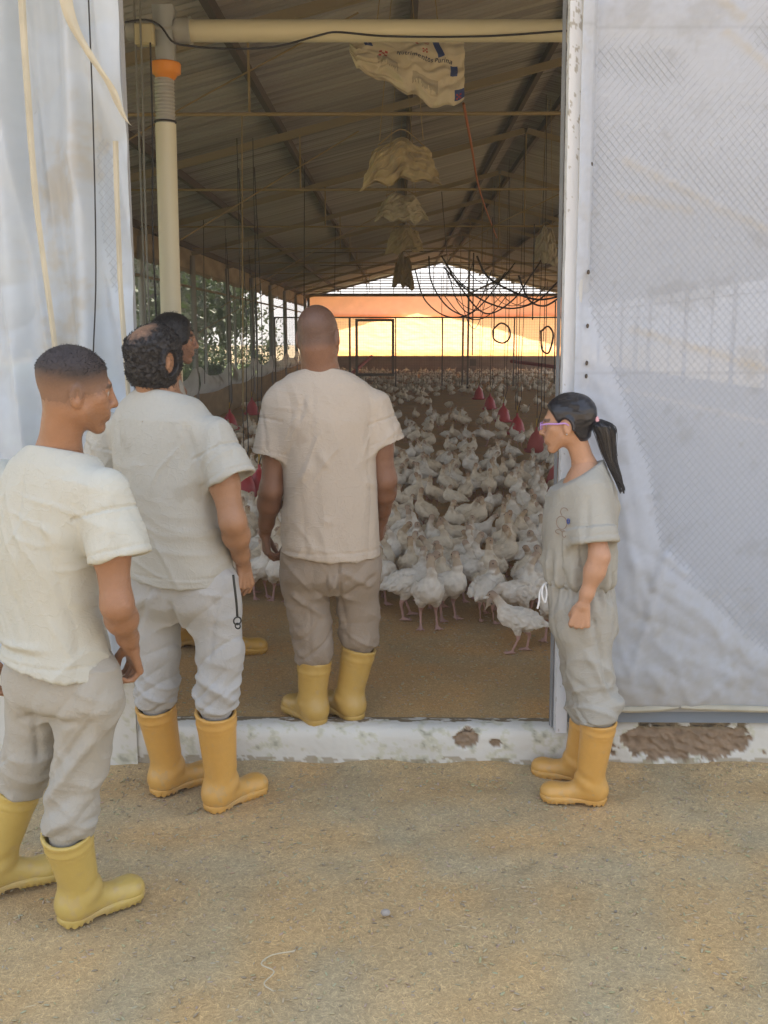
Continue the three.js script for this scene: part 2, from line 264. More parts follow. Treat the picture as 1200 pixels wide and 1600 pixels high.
  // back wall: low wall, posts, grid of the open gable
  const bw = sheet(160, 10, (u, v) => [mix(XL, XR, u), v * .9, ZB + .02 * pn(u * 30, v * 3, 1)]); tint(bw, (x, y) => { const k = .8 + .4 * fbm(x * 3, y * 5, 1); return [.36 * k, .28 * k, .21 * k]; }); mesh('back_wall', bw, M.white, shed);
  mesh('back_wall', tint(box(XL, XR, 0, .89, ZB - .18, ZB - .04), () => [.5, .47, .4]), M.white, shed);
  for (const x of [XL, XR]) { mesh('back_post', box(x - .05, x + .05, 0, roofY(x) - .02, ZB - .3, ZB - .2), M.purlin, shed); }
  for (let i = 0; i < 6; i++) { const y = HE + .14 + i * .21; const xa = XL + (y - HE) / (HR - HE) * (XM - XL), xb = XR - (y - HE) / (HR - HE) * (XR - XM); if (xb - xa > .4) mesh('gable_bar', box(xa, xb, y - .02, y + .02, ZB - .14, ZB - .1), M.purlin, shed); }
  for (let x = XL + .8; x < XR; x += .55) mesh('gable_bar', box(x - .012, x + .012, HE + .12, roofY(x) - .02, ZB - .09, ZB - .066), M.purlin, shed);
  mesh('back_beam', box(XL, XR, HE + .03, HE + .15, ZB - .06, ZB + .06), M.purlin, shed);
  // front: right door post, inner strip, bottom rail, gable cloth above the opening
  const postC = (x, y, z) => { const m = fbm(x * 60, y * 26, z * 60, 5), big = pn(x * 3, y * 1.6, 2); return m + big * .24 + .07 * sst(1.6, 2.3, y) > .31 ? [.40, .38, .34] : [.66, .68, .70]; };
  const lean = y => .649 + .011 * (3 - y);
  const pg = sheet(44, 640, (u, v) => { const y = mix(.17, 3.5, v), a = u * 4, cx = lean(y); const n = .0025 * fbm(u * 6, y * 18, 3); let x, z; if (a < 1) { x = -.024; z = -a * .07; } else if (a < 2) { x = -.024 + .048 * (a - 1); z = -.07; } else if (a < 3) { x = .024; z = -.07 + .07 * (a - 2); } else { x = .024 - .048 * (a - 3); z = 0; } return [cx + x + n, y, -3.9 + z + n]; });
  tint(pg, postC); mesh('door_post', pg, M.white, shed);
  const strip = sheet(2, 60, (u, v) => { const y = mix(.17, 3.5, v); return [lean(y) - .028 - .010 * u, y, -3.955 - .03 * u]; }); tint(strip, (x, y) => { const k = .8 + .4 * fbm(x, y * 9, 2); return [.26 * k, .27 * k, .28 * k]; }); mesh('door_strip', strip, M.white, shed);
  mesh('door_foot', tint(box(.645, .715, .165, .50, -3.99, -3.972), (x, y, z) => fbm(x * 20, y * 14, z) > -.02 ? [.13, .13, .13] : [.5, .5, .5]), M.white, shed);
  mesh('bottom_rail', tint(box(.70, 3.2, .213, .272, -3.95, -3.915), (x, y) => { const k = .8 + .5 * fbm(x * 6, y * 30, 1); return [.22 * k, .25 * k, .28 * k]; }), M.white, shed);
  mesh('door_post', tint(box(-1.10, -1.045, .40, 3.5, -4.02, -3.96), (x, y, z) => { const k = .8 + .4 * fbm(x * 9, y * 5, 1); return [.42 * k, .44 * k, .46 * k]; }), M.white, shed);
  const gab = sheet(60, 10, (u, v) => { const x = mix(XL - .3, XR + .3, u), y0 = x > -1.06 && x < .62 ? 3.3 : 3.25, y = mix(y0, roofY(clamp(x, XL, XR)) + .05, v); return [x, y, -3.86]; }); tint(gab, () => [.62, .62, .60]); mesh('front_gable', gab, M.tarp, shed);
  mesh('lintel', box(-1.2, .75, 3.24, 3.36, -4.1, -3.98), M.grey, shed);
  // wire mesh of the front panels
  const dm = (x0, x1, y0, y1, z, keep) => { const w = [], s = .028; for (let k = -220; k < 300; k++) for (const q of [-1, 1]) { // diagonal wires cut to the panel
      const pts = []; for (let t = 0; t <= 1.0001; t += 1 / 60) { const y = mix(y0, y1, t), x = x0 + k * s + q * (y - y0) * .86; if (x > x0 && x < x1 && keep(x, y)) pts.push([x, y, z + q * .0012]); else { if (pts.length > 1) w.push(bar(pts[0], pts[pts.length - 1], 0.0013, 0.0013)); pts.length = 0; } }
      if (pts.length > 1) w.push(bar(pts[0], pts[pts.length - 1], 0.0013, 0.0013)); } return merge(w); };
  const m1 = mesh('wire_mesh', dm(.70, 2.6, .3, 3.3, -3.898, (x, y) => true), M.wire, shed); m1.userData.kind = 'stuff';
  const m2 = mesh('wire_mesh', dm(-2.6, -1.06, .41, 2.9, -3.93, () => true), M.wire, shed); m2.userData.kind = 'stuff';
}
// ---------------------------------------------------------------- tarpaulins of the front
{
  const seg = (px, py, ax, ay, bx, by) => { const h = clamp(((px - ax) * (bx - ax) + (py - ay) * (by - ay)) / ((bx - ax) ** 2 + (by - ay) ** 2), 0, 1); return Math.hypot(px - ax - h * (bx - ax), py - ay - h * (by - ay)); };
  // right: stretched over the mesh, its foot hangs loose in front of it
  const edge = [[.715, 1.95], [.98, 1.30], [1.06, .90], [1.10, .87], [1.52, .53], [2.4, .3]];
  const inFlap = (x, y) => { let best = 9; for (let i = 0; i < edge.length - 1; i++) best = Math.min(best, seg(x, y, ...edge[i], ...edge[i + 1])); let yy = 9; for (let i = 0; i < edge.length - 1; i++) if (x >= edge[i][0] && x <= edge[i + 1][0]) yy = mix(edge[i][1], edge[i + 1][1], (x - edge[i][0]) / (edge[i + 1][0] - edge[i][0])); if (x < edge[0][0]) yy = 3; return y < yy ? best : -best; };
  const creases = [[.85, 2.45, 1.2, 2.28, .006], [1.2, 2.28, 1.5, 2.16, .005], [.83, 2.33, 1.1, 2.27, .004], [.9, 1.83, 1.5, 1.66, .006], [1.05, 3.1, 1.25, 2.95, .01], [1.2, 2.9, 1.6, 2.6, .006], [1.06, .92, 1.0, .80, .022], [1.06, .92, 1.13, .86, .02], [1.13, .86, 1.35, .70, .012], [1.02, .8, .93, .45, .014], [.93, .9, 1.02, .62, .016], [.86, 1.2, .95, .7, .012], [1.16, .5, 1.4, .42, .008], [1.15, .27, 1.0, .45, .01], [1.15, .27, 1.35, .42, .012], [1.2, .72, 1.32, .55, .008], [.78, .6, .9, .35, .01], [.98, .62, 1.1, .5, .01]];
  const g = sheet(210, 330, (u, v) => {
    const x = mix(.662, 2.7, u), y = mix(.272, 3.5, v), e = inFlap(x, y);
    const loose = sst(-.015, .09, e), base = -3.9035 + .0015 * pn(x * 2, y * 2, 1) + .0075 * sst(1.75, 3.0, y + .22 * fbm(x * 2.5, y * 2.5, 6)) + .0022 * pn(x * 46, y * 46, 3) * sst(1.2, 2.2, y) - .0012 + .02 * sst(.06, 0, x - .672);
    let z = base + loose * (.030 + .016 * pn(x * 3, y * 2.2, 3) + .004 * pn(x * 9, y * 6, 5) + .006 * ridge(pn(x * 9 + y * 4, y * 1.5 - x, 2)) - .005 * ridge(pn(x * 2 - y * 2, y * 8 + x * 5, 7)));
    for (const c of creases) { const d = seg(x, y, c[0], c[1], c[2], c[3]); z += (c[4] * .55 * Math.exp(-((d / .02) ** 2))) * (loose > .3 || y > 2.5 ? 1 : .8); }
    if (y > 2.5) z += .01 * pn(x * 3, y * 5, 8) * sst(2.5, 2.9, y);
    z = mix(-3.885, z, sst(.272, .31, y)); const xx = x + .011 * (3 - y) * (1 - u); return [xx, y, z];
  });
  const seam = (x, y) => Math.abs(y - 2.905) < .004 || Math.abs(y - 1.652 - .0) < .003 ? 1 : 0;
  tint(g, (x, y, z) => {
    const blot = fbm(x * 4, y * 4, 6), fine = fbm(x * 22, y * 22, 2), k = .93 + .06 * fbm(x * 1.5, y * 1.5, 3) + .05 * pn(x * 70, y * 70, 1), dirt = sst(.16, .4, blot + fine * .35) * .30;
    const mud = sst(.52, .28, y + .16 * fbm(x * 5, y * 3, 4)) * (.65 + .5 * fine), spot = fbm(x * 15, y * 15, 30) > .40 ? .5 : 0, ln = seam(x, y) ? .9 : 1;
    let streak = 0; for (const c of creases.slice(0, 6)) streak = Math.max(streak, Math.exp(-((seg(x, y, c[0], c[1] - .012, c[2], c[3] - .012) / .016) ** 2)) * (.6 + fine));
    let r = .57 * k * ln, gg = .62 * k * ln, b = .70 * k * ln; const mixTo = (R, G, B, t) => { t = clamp(t, 0, 1); r = mix(r, R, t); gg = mix(gg, G, t); b = mix(b, B, t); };
    mixTo(.34, .34, .33, dirt); mixTo(.56, .50, .38, streak * .5); mixTo(.38, .31, .20, mud * .8); mixTo(.42, .40, .34, sst(1.0, .55, y + .25 * fbm(x * 3, y * 3, 14)) * (.35 + .5 * fine)); mixTo(.30, .28, .22, spot * .4); return [r, gg, b];
  });
  const right = thing('tarpaulin', 'grey white plastic tarpaulin over the mesh door panel behind the woman', 'tarpaulin', [0, 0, 0]);
  mesh('cloth', g, M.tarp, right);
  for (const [xa, xb] of [[.70, 1.15], [1.16, 2.7]]) { const h = sheet(60, 12, (u, v) => { const x = mix(xa, xb, u), a = v * 2 * Math.PI, r = .016 * (.55 + .45 * sst(0, .12, Math.abs(x - 1.155))) + .003 * pn(x * 12, 3, 1); return [x, .296 + r * Math.sin(a) * .8 - .012 * Math.sin(u * 3.1), -3.876 + r * Math.cos(a)]; }); tint(h, (x, y) => { const k = .9 + .3 * fbm(x * 12, y * 12, 3); return [.60 * k, .55 * k, .42 * k]; }); mesh('rolled_hem', h, M.tarp, right); }
  const edgeT = sheet(10, 300, (u, v) => { const y = mix(.3, 3.5, v), a = u * Math.PI * 1.2 - .2; const x0 = .666 + .011 * (3 - y); return [x0 + .012 - .012 * Math.cos(a) + .003 * pn(y * 7, 2, 2), y, -3.878 + .012 * Math.sin(a) + .003 * pn(y * 9, 1, 4)]; }); tint(edgeT, (x, y) => { const k = .95 + .15 * fbm(x * 9, y * 9, 3); return [.64 * k, .65 * k, .64 * k]; }); mesh('rolled_edge', edgeT, M.tarp, right);
  for (const [x, y] of [[.715, 2.42], [.718, 2.03], [.722, 1.83], [.724, 1.69], [.724, 1.64]]) mesh('tie_knot', tint(nets((a, b, c) => ell(a, b, c, 0, 0, 0, .006, .009, .006) + .003 * pn(a * 150, b * 150, c * 150), [-.02, -.02, -.02], [.02, .02, .02], .003), () => [.12, .1, .08]).translate(x, y, -3.862), M.tarp, right);

  // left: gathered curtain hanging in folds
  const left = thing('tarpaulin_curtain', 'pale tarpaulin curtain hanging in vertical folds at the left of the doorway', 'tarpaulin', [0, 0, 0]);
  const fold = (x, y) => { const t = sst(3.4, .4, y); return .075 * Math.sin(x * 21 + 2.2 * pn(x * 2, y * .8, 1) + 1) * mix(1, .6, t) * sst(-1.10, -1.25, x) + .05 * pn(x * 12, y * .7, 2) * sst(-1.10, -1.22, x) + .006 * pn(x * 14, y * 5, 3) + .022 * ridge(pn(x * 8 + y * .8, y * .7, 6)) - .010 * ridge(pn(x * 3 - y * 2, y * 4 + x * 2, 9)) - .078 * sst(-1.19, -1.13, x) * sst(1.4, 1.9, y + .3 * pn(x * 4, y * 3, 4)) * sst(2.75, 2.45, y); };
  const lg = sheet(220, 250, (u, v) => { const y = mix(.44, 3.5, v), x = mix(-2.5, -1.02 - .022 * (3 - y) * .5 + .006 * pn(y * 3, 1, 2), u); return [x, y, -3.862 + fold(x, y)]; });
  tint(lg, (x, y) => { const b = fbm(x * 5, y * 3, 2), f = fbm(x * 25, y * 25, 5), k = .95 + .1 * b + .06 * f; const d = sst(.12, .4, fbm(x * 3, y * 2, 9) + .3 * f); return [mix(.63, .57, d) * k, mix(.70, .57, d) * k, mix(.77, .54, d) * k]; });
  mesh('cloth', lg, M.tarp, left);
  const ribbon = (pts, w, tw, name, mat, parent) => { const c = new THREE.CatmullRomCurve3(pts.map(V3)); const q = sheet(6, 60, (u, v) => { const p = c.getPoint(v), t = c.getTangent(v), ww = w(v), a = tw * v; const sx = Math.cos(a) * ww * (u - .5), sz = Math.sin(a) * ww * (u - .5) + .008 * pn(u * 3, v * 9, 3); return [p.x + sx * Math.abs(t.y), p.y - sx * t.x * .6, p.z + sz + .012 * Math.sin(u * 3.14)]; }); tint(q, (x, y) => { const k = .95 + .2 * fbm(x * 14, y * 14, 1); return [.62 * k, .57 * k, .44 * k]; }); return mesh(name, q, mat, parent); };
  ribbon([[-1.202, 3.05, -3.80], [-1.173, 2.905, -3.79], [-1.106, 2.782, -3.78], [-1.039, 2.678, -3.78], [-1.012, 2.611, -3.78], [-.982, 2.556, -3.78], [-.93, 2.514, -3.78]], v => v < .75 ? .05 : mix(.05, .006, (v - .75) / .25), 1.2, 'torn_strip', M.tarp, left);
  ribbon([[-1.346, 3.1, -3.79], [-1.340, 2.553, -3.775], [-1.333, 2.256, -3.78], [-1.30, 1.78, -3.785], [-1.27, 1.2, -3.79], [-1.26, .6, -3.80]], v => .026, .6, 'seam_strip', M.tarp, left);
  ribbon([[-1.045, 2.5, -3.83], [-1.05, 2.0, -3.825], [-1.04, 1.5, -3.83], [-1.06, 1.0, -3.83], [-1.06, .5, -3.83]], v => .02, .2, 'edge_strip', M.tarp, left);
  solo('hanging_cord', tube([[-1.108, 3.4, -3.80], [-1.112, 2.6, -3.79], [-1.13, 2.0, -3.785], [-1.163, 1.6, -3.79], [-1.16, .7, -3.79]], .0028, 30), M.cord, 'thin dark cord hanging straight down in front of the left curtain', 'cord');
}
// ---------------------------------------------------------------- back curtain, lit from behind, and the partition fence
{
  const back = thing('orange_tarpaulin', 'orange translucent tarpaulin closing the sunlit far end of the shed', 'tarpaulin', [0, 0, 0]);
  const g = sheet(150, 60, (u, v) => { const x = mix(XL + .05, XR - .05, u), y = mix(.86, 2.62, v); return [x, y, ZB - .42 + .05 * pn(x * 1.2, y * .6, 1) + .02 * pn(x * 4, y * 5, 3) + .015 * ridge(pn(x * 3 + y * 4, y * 4, 2))]; });
  tint(g, (x, y) => { const k = .95 + .1 * fbm(x * 3, y * 3, 2); const m = sst(1.25, .9, y) * .15; return [.96 * k, (.58 - m) * k, (.31 - m) * k]; }); mesh('lower_cloth', g, M.orange, back);
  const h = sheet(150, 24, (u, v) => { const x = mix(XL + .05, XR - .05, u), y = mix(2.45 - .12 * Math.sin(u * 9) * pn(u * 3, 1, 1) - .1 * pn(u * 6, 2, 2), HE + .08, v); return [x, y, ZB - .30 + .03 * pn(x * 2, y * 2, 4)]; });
  tint(h, (x, y) => { const k = .92 + .14 * fbm(x * 4, y * 4, 5); return [.94 * k, .47 * k, .29 * k]; }); mesh('upper_cloth', h, M.orange, back);  // doubled upper band; its shade is painted in as a deeper orange

  const fence = thing('partition_fence', 'wire mesh partition fence with a gate crossing the shed in front of the orange curtain', 'fence', [0, 0, -29.7]);
  const px = p => (p - 622) * 29.7 / 1550, py = p => 1.8 + (522 - p) * 29.7 / 1550;
  for (const p of [432, 548, 618, 690, 722, 730, 800, 868, 930, 985]) mesh('post', box(px(p) - (p === 722 || p === 730 || p === 548 ? .04 : .018), px(p) + .018, .1, p === 730 ? 4.2 : py(496), -.03, .03), M.darkSteel, fence);
  for (const y of [497, 610]) mesh('rail', box(XL + .1, XR - .1, py(y) - .022, py(y) + .022, -.06, -.03), M.darkSteel, fence);
  const gate = new THREE.Group(); gate.name = 'gate'; fence.add(gate);
  for (const [a, b, c, d] of [[556, 616, 499, 503], [556, 616, 582, 586], [556, 560, 503, 582], [612, 616, 503, 582]]) mesh('gate_bar', box(px(a), px(b), py(d), py(c), .032, .075), M.darkSteel, gate);
  mesh('lock_box', box(px(732), px(742), py(570), py(560), .035, .12), M.darkSteel, fence);
  const w = []; for (let x = XL + .1; x < XR; x += .075) w.push(box(x - .0015, x + .0015, .15, 2.28, -.0015, .0015)); for (let y = .2; y < 2.28; y += .075) w.push(box(XL + .1, XR - .1, y - .0015, y + .0015, -.0045, -.0015));
  const wm = mesh('wire_mesh', merge(w), M.wireFar, fence); wm.userData.kind = 'stuff';
}
// ---------------------------------------------------------------- rolled white curtain sagging along the left wall, one sheet per bay
for (let i = 2; i < 10; i++) {
  const z0 = -3.7 - 3.7 * i, z1 = z0 - 3.7, g = sheet(40, 14, (u, v) => { const sag = Math.sin(u * Math.PI), y = mix(.70, .98 + .2 * sst(.9, .2, sag) + .04 * pn(u * 5, i, 1), v); return [XL + .03 + .10 * Math.sin(v * 3.14) * (.4 + sag * .6) + .015 * pn(u * 9, v * 4, i), y - .05 * sag * (1 - v), mix(z0 - .08, z1 + .08, u)]; });
  tint(g, (x, y, z) => { const k = .9 + .3 * fbm(z * 2, y * 5, i), d = sst(.1, .35, fbm(z * 1.3, y * 2, i + 4)); return [mix(.62, .2, d) * k, mix(.63, .18, d) * k, mix(.62, .14, d) * k]; });
  solo('rolled_curtain', g, M.tarp, `sagging white plastic curtain on the left wall, ${['third', 'fourth', 'fifth', 'sixth', 'seventh', 'eighth', 'ninth', 'last'][i - 2]} bay from the doorway`, 'curtain', 'rolled curtains along the left side wall');
}
const SPEC = {"p1":{"yaw":35,"head":{"c":[-0.901,1.641,-2.78],"yaw":62,"pitch":-6,"roll":4,"s":1.0},"neck":[-0.973,1.479,-2.81],"shirt":[[1.498,-0.972,-2.81,0.075,0.072],[1.472,-0.975,-2.81,0.115,0.085],[1.439,-0.981,-2.81,0.158,0.1],[1.391,-0.987,-2.81,0.185,0.112],[1.312,-1.001,-2.81,0.19,0.122],[1.18,-1.018,-2.81,0.18,0.125],[1.023,-1.026,-2.82,0.175,0.12],[0.902,-1.021,-2.83,0.182,0.13],[0.778,-1.017,-2.83,0.19,0.145],[0.681,-1.018,-2.83,0.19,0.15]],"hem":0.838,"RS":[-0.812,1.371,-2.7],"RE":[-0.78,1.059,-2.66],"RW":[-0.795,0.879,-2.832],"RC":[-0.768,1.191,-2.665],"LS":[-1.198,1.362,-2.95],"LE":[-1.311,1.001,-2.97],"LW":[-1.325,0.766,-3.052],"LC":[-1.272,1.154,-2.97],"pel":[[0.879,-1.008,-2.84,0.14,0.1],[0.799,-1.009,-2.84,0.165,0.115],[0.718,-1.008,-2.84,0.165,0.12],[0.652,-1.009,-2.85,0.15,0.11]],"RH":[-0.911,0.731,-2.78],"RK":[-0.96,0.524,-2.79],"RB":[-0.998,0.319,-2.765],"LH":[-1.104,0.705,-2.9],"LK":[-1.149,0.501,-2.91],"LB":[-1.214,0.374,-2.95],"boots":[{"h":[-1.042,0.0,-2.772],"dir":47,"s":1.0},{"h":[-1.375,0.012,-2.93],"dir":62,"s":1.0}],"base":[-1.208,0,-2.851]},"p2":{"yaw":30,"head":{"c":[-0.878,1.709,-3.62],"yaw":38,"pitch":-4,"roll":3,"s":1.02},"neck":[-0.869,1.593,-3.63],"shirt":[[1.611,-0.868,-3.63,0.08,0.078],[1.584,-0.867,-3.63,0.125,0.095],[1.551,-0.866,-3.63,0.17,0.112],[1.5,-0.861,-3.62,0.205,0.13],[1.411,-0.86,-3.62,0.212,0.145],[1.246,-0.85,-3.61,0.205,0.152],[1.078,-0.832,-3.61,0.205,0.158],[0.956,-0.818,-3.61,0.208,0.16],[0.82,-0.813,-3.61,0.21,0.16]],"hem":0.909,"RS":[-0.657,1.441,-3.52],"RE":[-0.585,1.145,-3.45],"RW":[-0.578,0.951,-3.614],"RC":[-0.589,1.29,-3.475],"LS":[-1.096,1.442,-3.74],"LE":[-1.153,1.119,-3.78],"LW":[-1.166,0.889,-3.89],"LC":[-1.135,1.26,-3.76],"pel":[[1.005,-0.811,-3.61,0.16,0.12],[0.906,-0.81,-3.61,0.19,0.14],[0.807,-0.804,-3.61,0.19,0.145],[0.717,-0.804,-3.62,0.17,0.13]],"RH":[-0.694,0.819,-3.57],"RK":[-0.66,0.639,-3.55],"RB":[-0.681,0.406,-3.52],"LH":[-0.928,0.79,-3.67],"LK":[-0.926,0.599,-3.67],"LB":[-0.94,0.377,-3.65],"boots":[{"h":[-0.729,0.0,-3.517],"dir":42,"s":1.02},{"h":[-0.975,0.0,-3.658],"dir":50,"s":1.02}],"base":[-0.852,0,-3.587]},"p3":{"yaw":65,"head":{"c":[-1.107,1.769,-4.97],"yaw":80,"pitch":-2,"roll":0,"s":1.0},"neck":[-1.155,1.601,-5.0],"shirt":[[1.617,-1.187,-5.0,0.08,0.078],[1.585,-1.188,-5.0,0.115,0.09],[1.547,-1.189,-5.0,0.155,0.105],[1.489,-1.192,-5.0,0.185,0.12],[1.36,-1.197,-5.0,0.19,0.13],[1.165,-1.198,-5.0,0.185,0.135],[0.967,-1.193,-5.0,0.185,0.14],[0.732,-1.189,-5.0,0.19,0.14]],"hem":0.833,"RS":[-1.105,1.462,-4.84],"RE":[-1.112,1.156,-4.82],"RW":[-1.014,0.993,-4.658],"RC":[-1.107,1.282,-4.82],"LS":[-1.274,1.445,-5.17],"LE":[-1.294,1.122,-5.2],"LW":[-1.228,0.899,-5.2],"LC":[-1.284,1.244,-5.18],"pel":[[0.934,-1.181,-5.0,0.15,0.11],[0.833,-1.181,-5.0,0.17,0.125],[0.715,-1.183,-5.0,0.17,0.13],[0.647,-1.182,-5.0,0.15,0.12]],"RH":[-1.151,0.733,-4.92],"RK":[-1.088,0.546,-4.93],"RB":[-1.036,0.348,-4.97],"LH":[-1.212,0.711,-5.1],"LK":[-1.248,0.515,-5.12],"LB":[-1.304,0.35,-5.08],"boots":[{"h":[-0.965,0.157,-4.95],"dir":80,"s":1.0},{"h":[-1.24,0.157,-5.1],"dir":80,"s":1.0}],"base":[-1.103,0.157,-5.025]},"p4":{"yaw":-4,"head":{"c":[-0.318,1.79,-4.02],"yaw":10,"pitch":-3,"roll":-3,"s":1.04},"neck":[-0.31,1.653,-4.03],"shirt":[[1.671,-0.309,-4.03,0.082,0.08],[1.642,-0.31,-4.03,0.13,0.095],[1.607,-0.308,-4.03,0.178,0.115],[1.55,-0.306,-4.03,0.202,0.135],[1.46,-0.295,-4.02,0.203,0.145],[1.317,-0.284,-4.02,0.196,0.15],[1.158,-0.278,-4.02,0.196,0.155],[0.998,-0.279,-4.02,0.203,0.16],[0.807,-0.281,-4.02,0.21,0.165]],"hem":0.91,"RS":[-0.101,1.508,-4.04],"RE":[-0.052,1.209,-4.04],"RW":[-0.068,1.014,-4.196],"RC":[-0.049,1.357,-4.04],"LS":[-0.476,1.514,-4.02],"LE":[-0.517,1.174,-4.0],"LW":[-0.565,0.966,-4.13],"LC":[-0.513,1.312,-4.01],"pel":[[1.025,-0.279,-4.02,0.17,0.13],[0.916,-0.28,-4.02,0.192,0.145],[0.807,-0.281,-4.02,0.192,0.15],[0.738,-0.282,-4.02,0.175,0.135]],"RH":[-0.175,0.805,-4.03],"RK":[-0.164,0.642,-4.07],"RB":[-0.165,0.477,-4.08],"LH":[-0.384,0.791,-4.03],"LK":[-0.37,0.61,-4.03],"LB":[-0.354,0.432,-4.04],"boots":[{"h":[-0.158,0.157,-4.04],"dir":-42,"s":1.0},{"h":[-0.318,0.157,-3.985],"dir":-38,"s":1.0}],"base":[-0.238,0.157,-4.013]},"p5":{"yaw":-78,"head":{"c":[0.626,1.469,-3.68],"yaw":-73,"pitch":-5,"roll":0,"s":0.89},"neck":[0.701,1.331,-3.68],"shirt":[[1.345,0.696,-3.68,0.07,0.068],[1.316,0.697,-3.68,0.098,0.08],[1.282,0.696,-3.68,0.13,0.095],[1.234,0.693,-3.68,0.15,0.115],[1.154,0.689,-3.68,0.155,0.13],[1.056,0.687,-3.68,0.15,0.134],[0.957,0.688,-3.68,0.142,0.125],[0.894,0.693,-3.68,0.132,0.112],[0.857,0.694,-3.68,0.128,0.108]],"hem":0.887,"LS":[0.695,1.238,-3.565],"LE":[0.721,1.017,-3.47],"LW":[0.668,0.837,-3.47],"LC":[0.71,1.059,-3.515],"RS":[0.703,1.216,-3.8],"RE":[0.748,0.903,-3.86],"RW":[0.699,0.75,-3.84],"RC":[0.733,1.011,-3.84],"pel":[[0.902,0.695,-3.68,0.128,0.108],[0.864,0.696,-3.68,0.135,0.115],[0.769,0.707,-3.68,0.14,0.122],[0.68,0.715,-3.68,0.138,0.118],[0.616,0.72,-3.68,0.11,0.09]],"LH":[0.709,0.7,-3.615],"LK":[0.729,0.541,-3.6],"LB":[0.767,0.355,-3.585],"RH":[0.724,0.658,-3.75],"RK":[0.738,0.481,-3.77],"RB":[0.764,0.286,-3.79],"boots":[{"h":[0.8,0,-3.8],"dir":-68,"s":0.9},{"h":[0.818,0.0,-3.623],"dir":-82,"s":0.9}],"base":[0.809,0,-3.712]}};
// ---------------------------------------------------------------- people
const D2R = Math.PI / 180;
// torso: a stack of ellipses [y, x, z, half width, half depth], turned by yaw
function stack(rows, yaw, pow = 2.3) {
  const c = Math.cos(yaw * D2R), s = Math.sin(yaw * D2R), n = rows.length;
  return (x, y, z) => {
    let i = 0; while (i < n - 2 && y < rows[i + 1][0]) i++;
    const A = rows[i], B = rows[i + 1]; let t = clamp((A[0] - y) / (A[0] - B[0]), 0, 1);
    const P = rows[Math.max(i - 1, 0)], Q = rows[Math.min(i + 2, n - 1)];
    const cr = k => { const p = P[k], a = A[k], b = B[k], q = Q[k]; return a + .5 * t * (b - p + t * (2 * p - 5 * a + 4 * b - q + t * (3 * (a - b) + q - p))); };
    const dx = x - mix(A[1], B[1], t), dz = z - mix(A[2], B[2], t), a = Math.max(cr(3), .02), b = Math.max(cr(4), .02);
    const u = Math.abs(dx * c + dz * s), w = Math.abs(-dx * s + dz * c);
    const k0 = Math.pow(Math.pow(u / a, pow) + Math.pow(w / b, pow), 1 / pow), k1 = Math.hypot(u / (a * a), w / (b * b)) || 1;
    let d = k0 < .05 ? -Math.min(a, b) : Math.max(k0 * (k0 - 1) / k1, (k0 - 1) * Math.min(a, b) * 1.5);
    if (k0 > 1) d = Math.min(d, (k0 - 1) * Math.max(a, b)); 
    return Math.max(d, y - rows[0][0], rows[n - 1][0] - y);
  };
}
// head with the face towards +z, its centre at the middle of the head, the neck running to nb
function headField(nb, o = {}) {
  const f = o.female ? .94 : 1, jaw = o.female ? .9 : 1, nr = o.neck || .056;
  return (x, y, z) => {
    const X = Math.abs(x);
    let d = ell(x, y, z, 0, .036, -.016, .074, .083, .093);
    d = smin(d, ell(x, y, z, 0, .0, .012, .064 * f, .08, .075), .03);
    d = smin(d, rc(X, y, z, [.047 * jaw, -.045, .012], [.012, -.094, .062], .024 * jaw, .020), .03);
    d = smin(d, rc(X, y, z, [.045, -.01, .05], [.02, -.05, .068], .024, .026), .02);
    d = smin(d, rc(x, y, z, [-.03, .026, .078], [.03, .026, .078], .013, .013), .018);
    d = smin(d, rc(x, y, z, [0, .02, .088], [0, -.026, .108], .0085, .0115), .012);
    d = smin(d, rc(X, y, z, [0, -.027, .10], [.013, -.032, .094], .010, .0075), .008);
    d = smax(d, -(Math.hypot(X - .031, y - .006, z - .100) - .0165), .012);
    d = smin(d, Math.hypot(X - .031, y - .006, z - .073) - .0125, .003);
    d = smin(d, rc(x, y, z, [-.017, -.056, .086], [.017, -.056, .086], .0068, .0068), .011);
    d = smin(d, rc(x, y, z, [-.015, -.067, .085], [.015, -.067, .085], .0075, .0075), .011);
    d = smin(d, ell(x, y, z, 0, -.094, .07, .02, .015, .016), .012);
    // ears
    const ex = X - .077, ey = y + .004, ez = z + .012 + ex * .6; let e = ell(ex, ey, ez, 0, 0, 0, .0105, .031, .0185);
    e = smax(e, -ell(ex, ey, ez, .0115, .003, .003, .0085, .021, .0115), .004); e = smin(e, ell(ex, ey, ez, .004, .002, -.004, .004, .011, .0035), .003); e = smin(e, ell(ex, ey, ez, -.002, -.024, .003, .007, .010, .009), .006);
    d = smin(d, e, .007);
    // neck
    const n = Math.min(rc(x, y, z, [0, -.045, -.030], nb, nr, nr * 1.06), 9); d = smin(d, n, .035);
    d = smin(d, rc(x, y, z, nb, [nb[0], nb[1] - .05, nb[2]], nr * 1.06, nr * 1.7), .04);
    return d;
  };
}
const skull = (x, y, z) => smin(ell(x, y, z, 0, .036, -.016, .074, .083, .093), ell(x, y, z, 0, .0, .012, .064, .08, .075), .03);
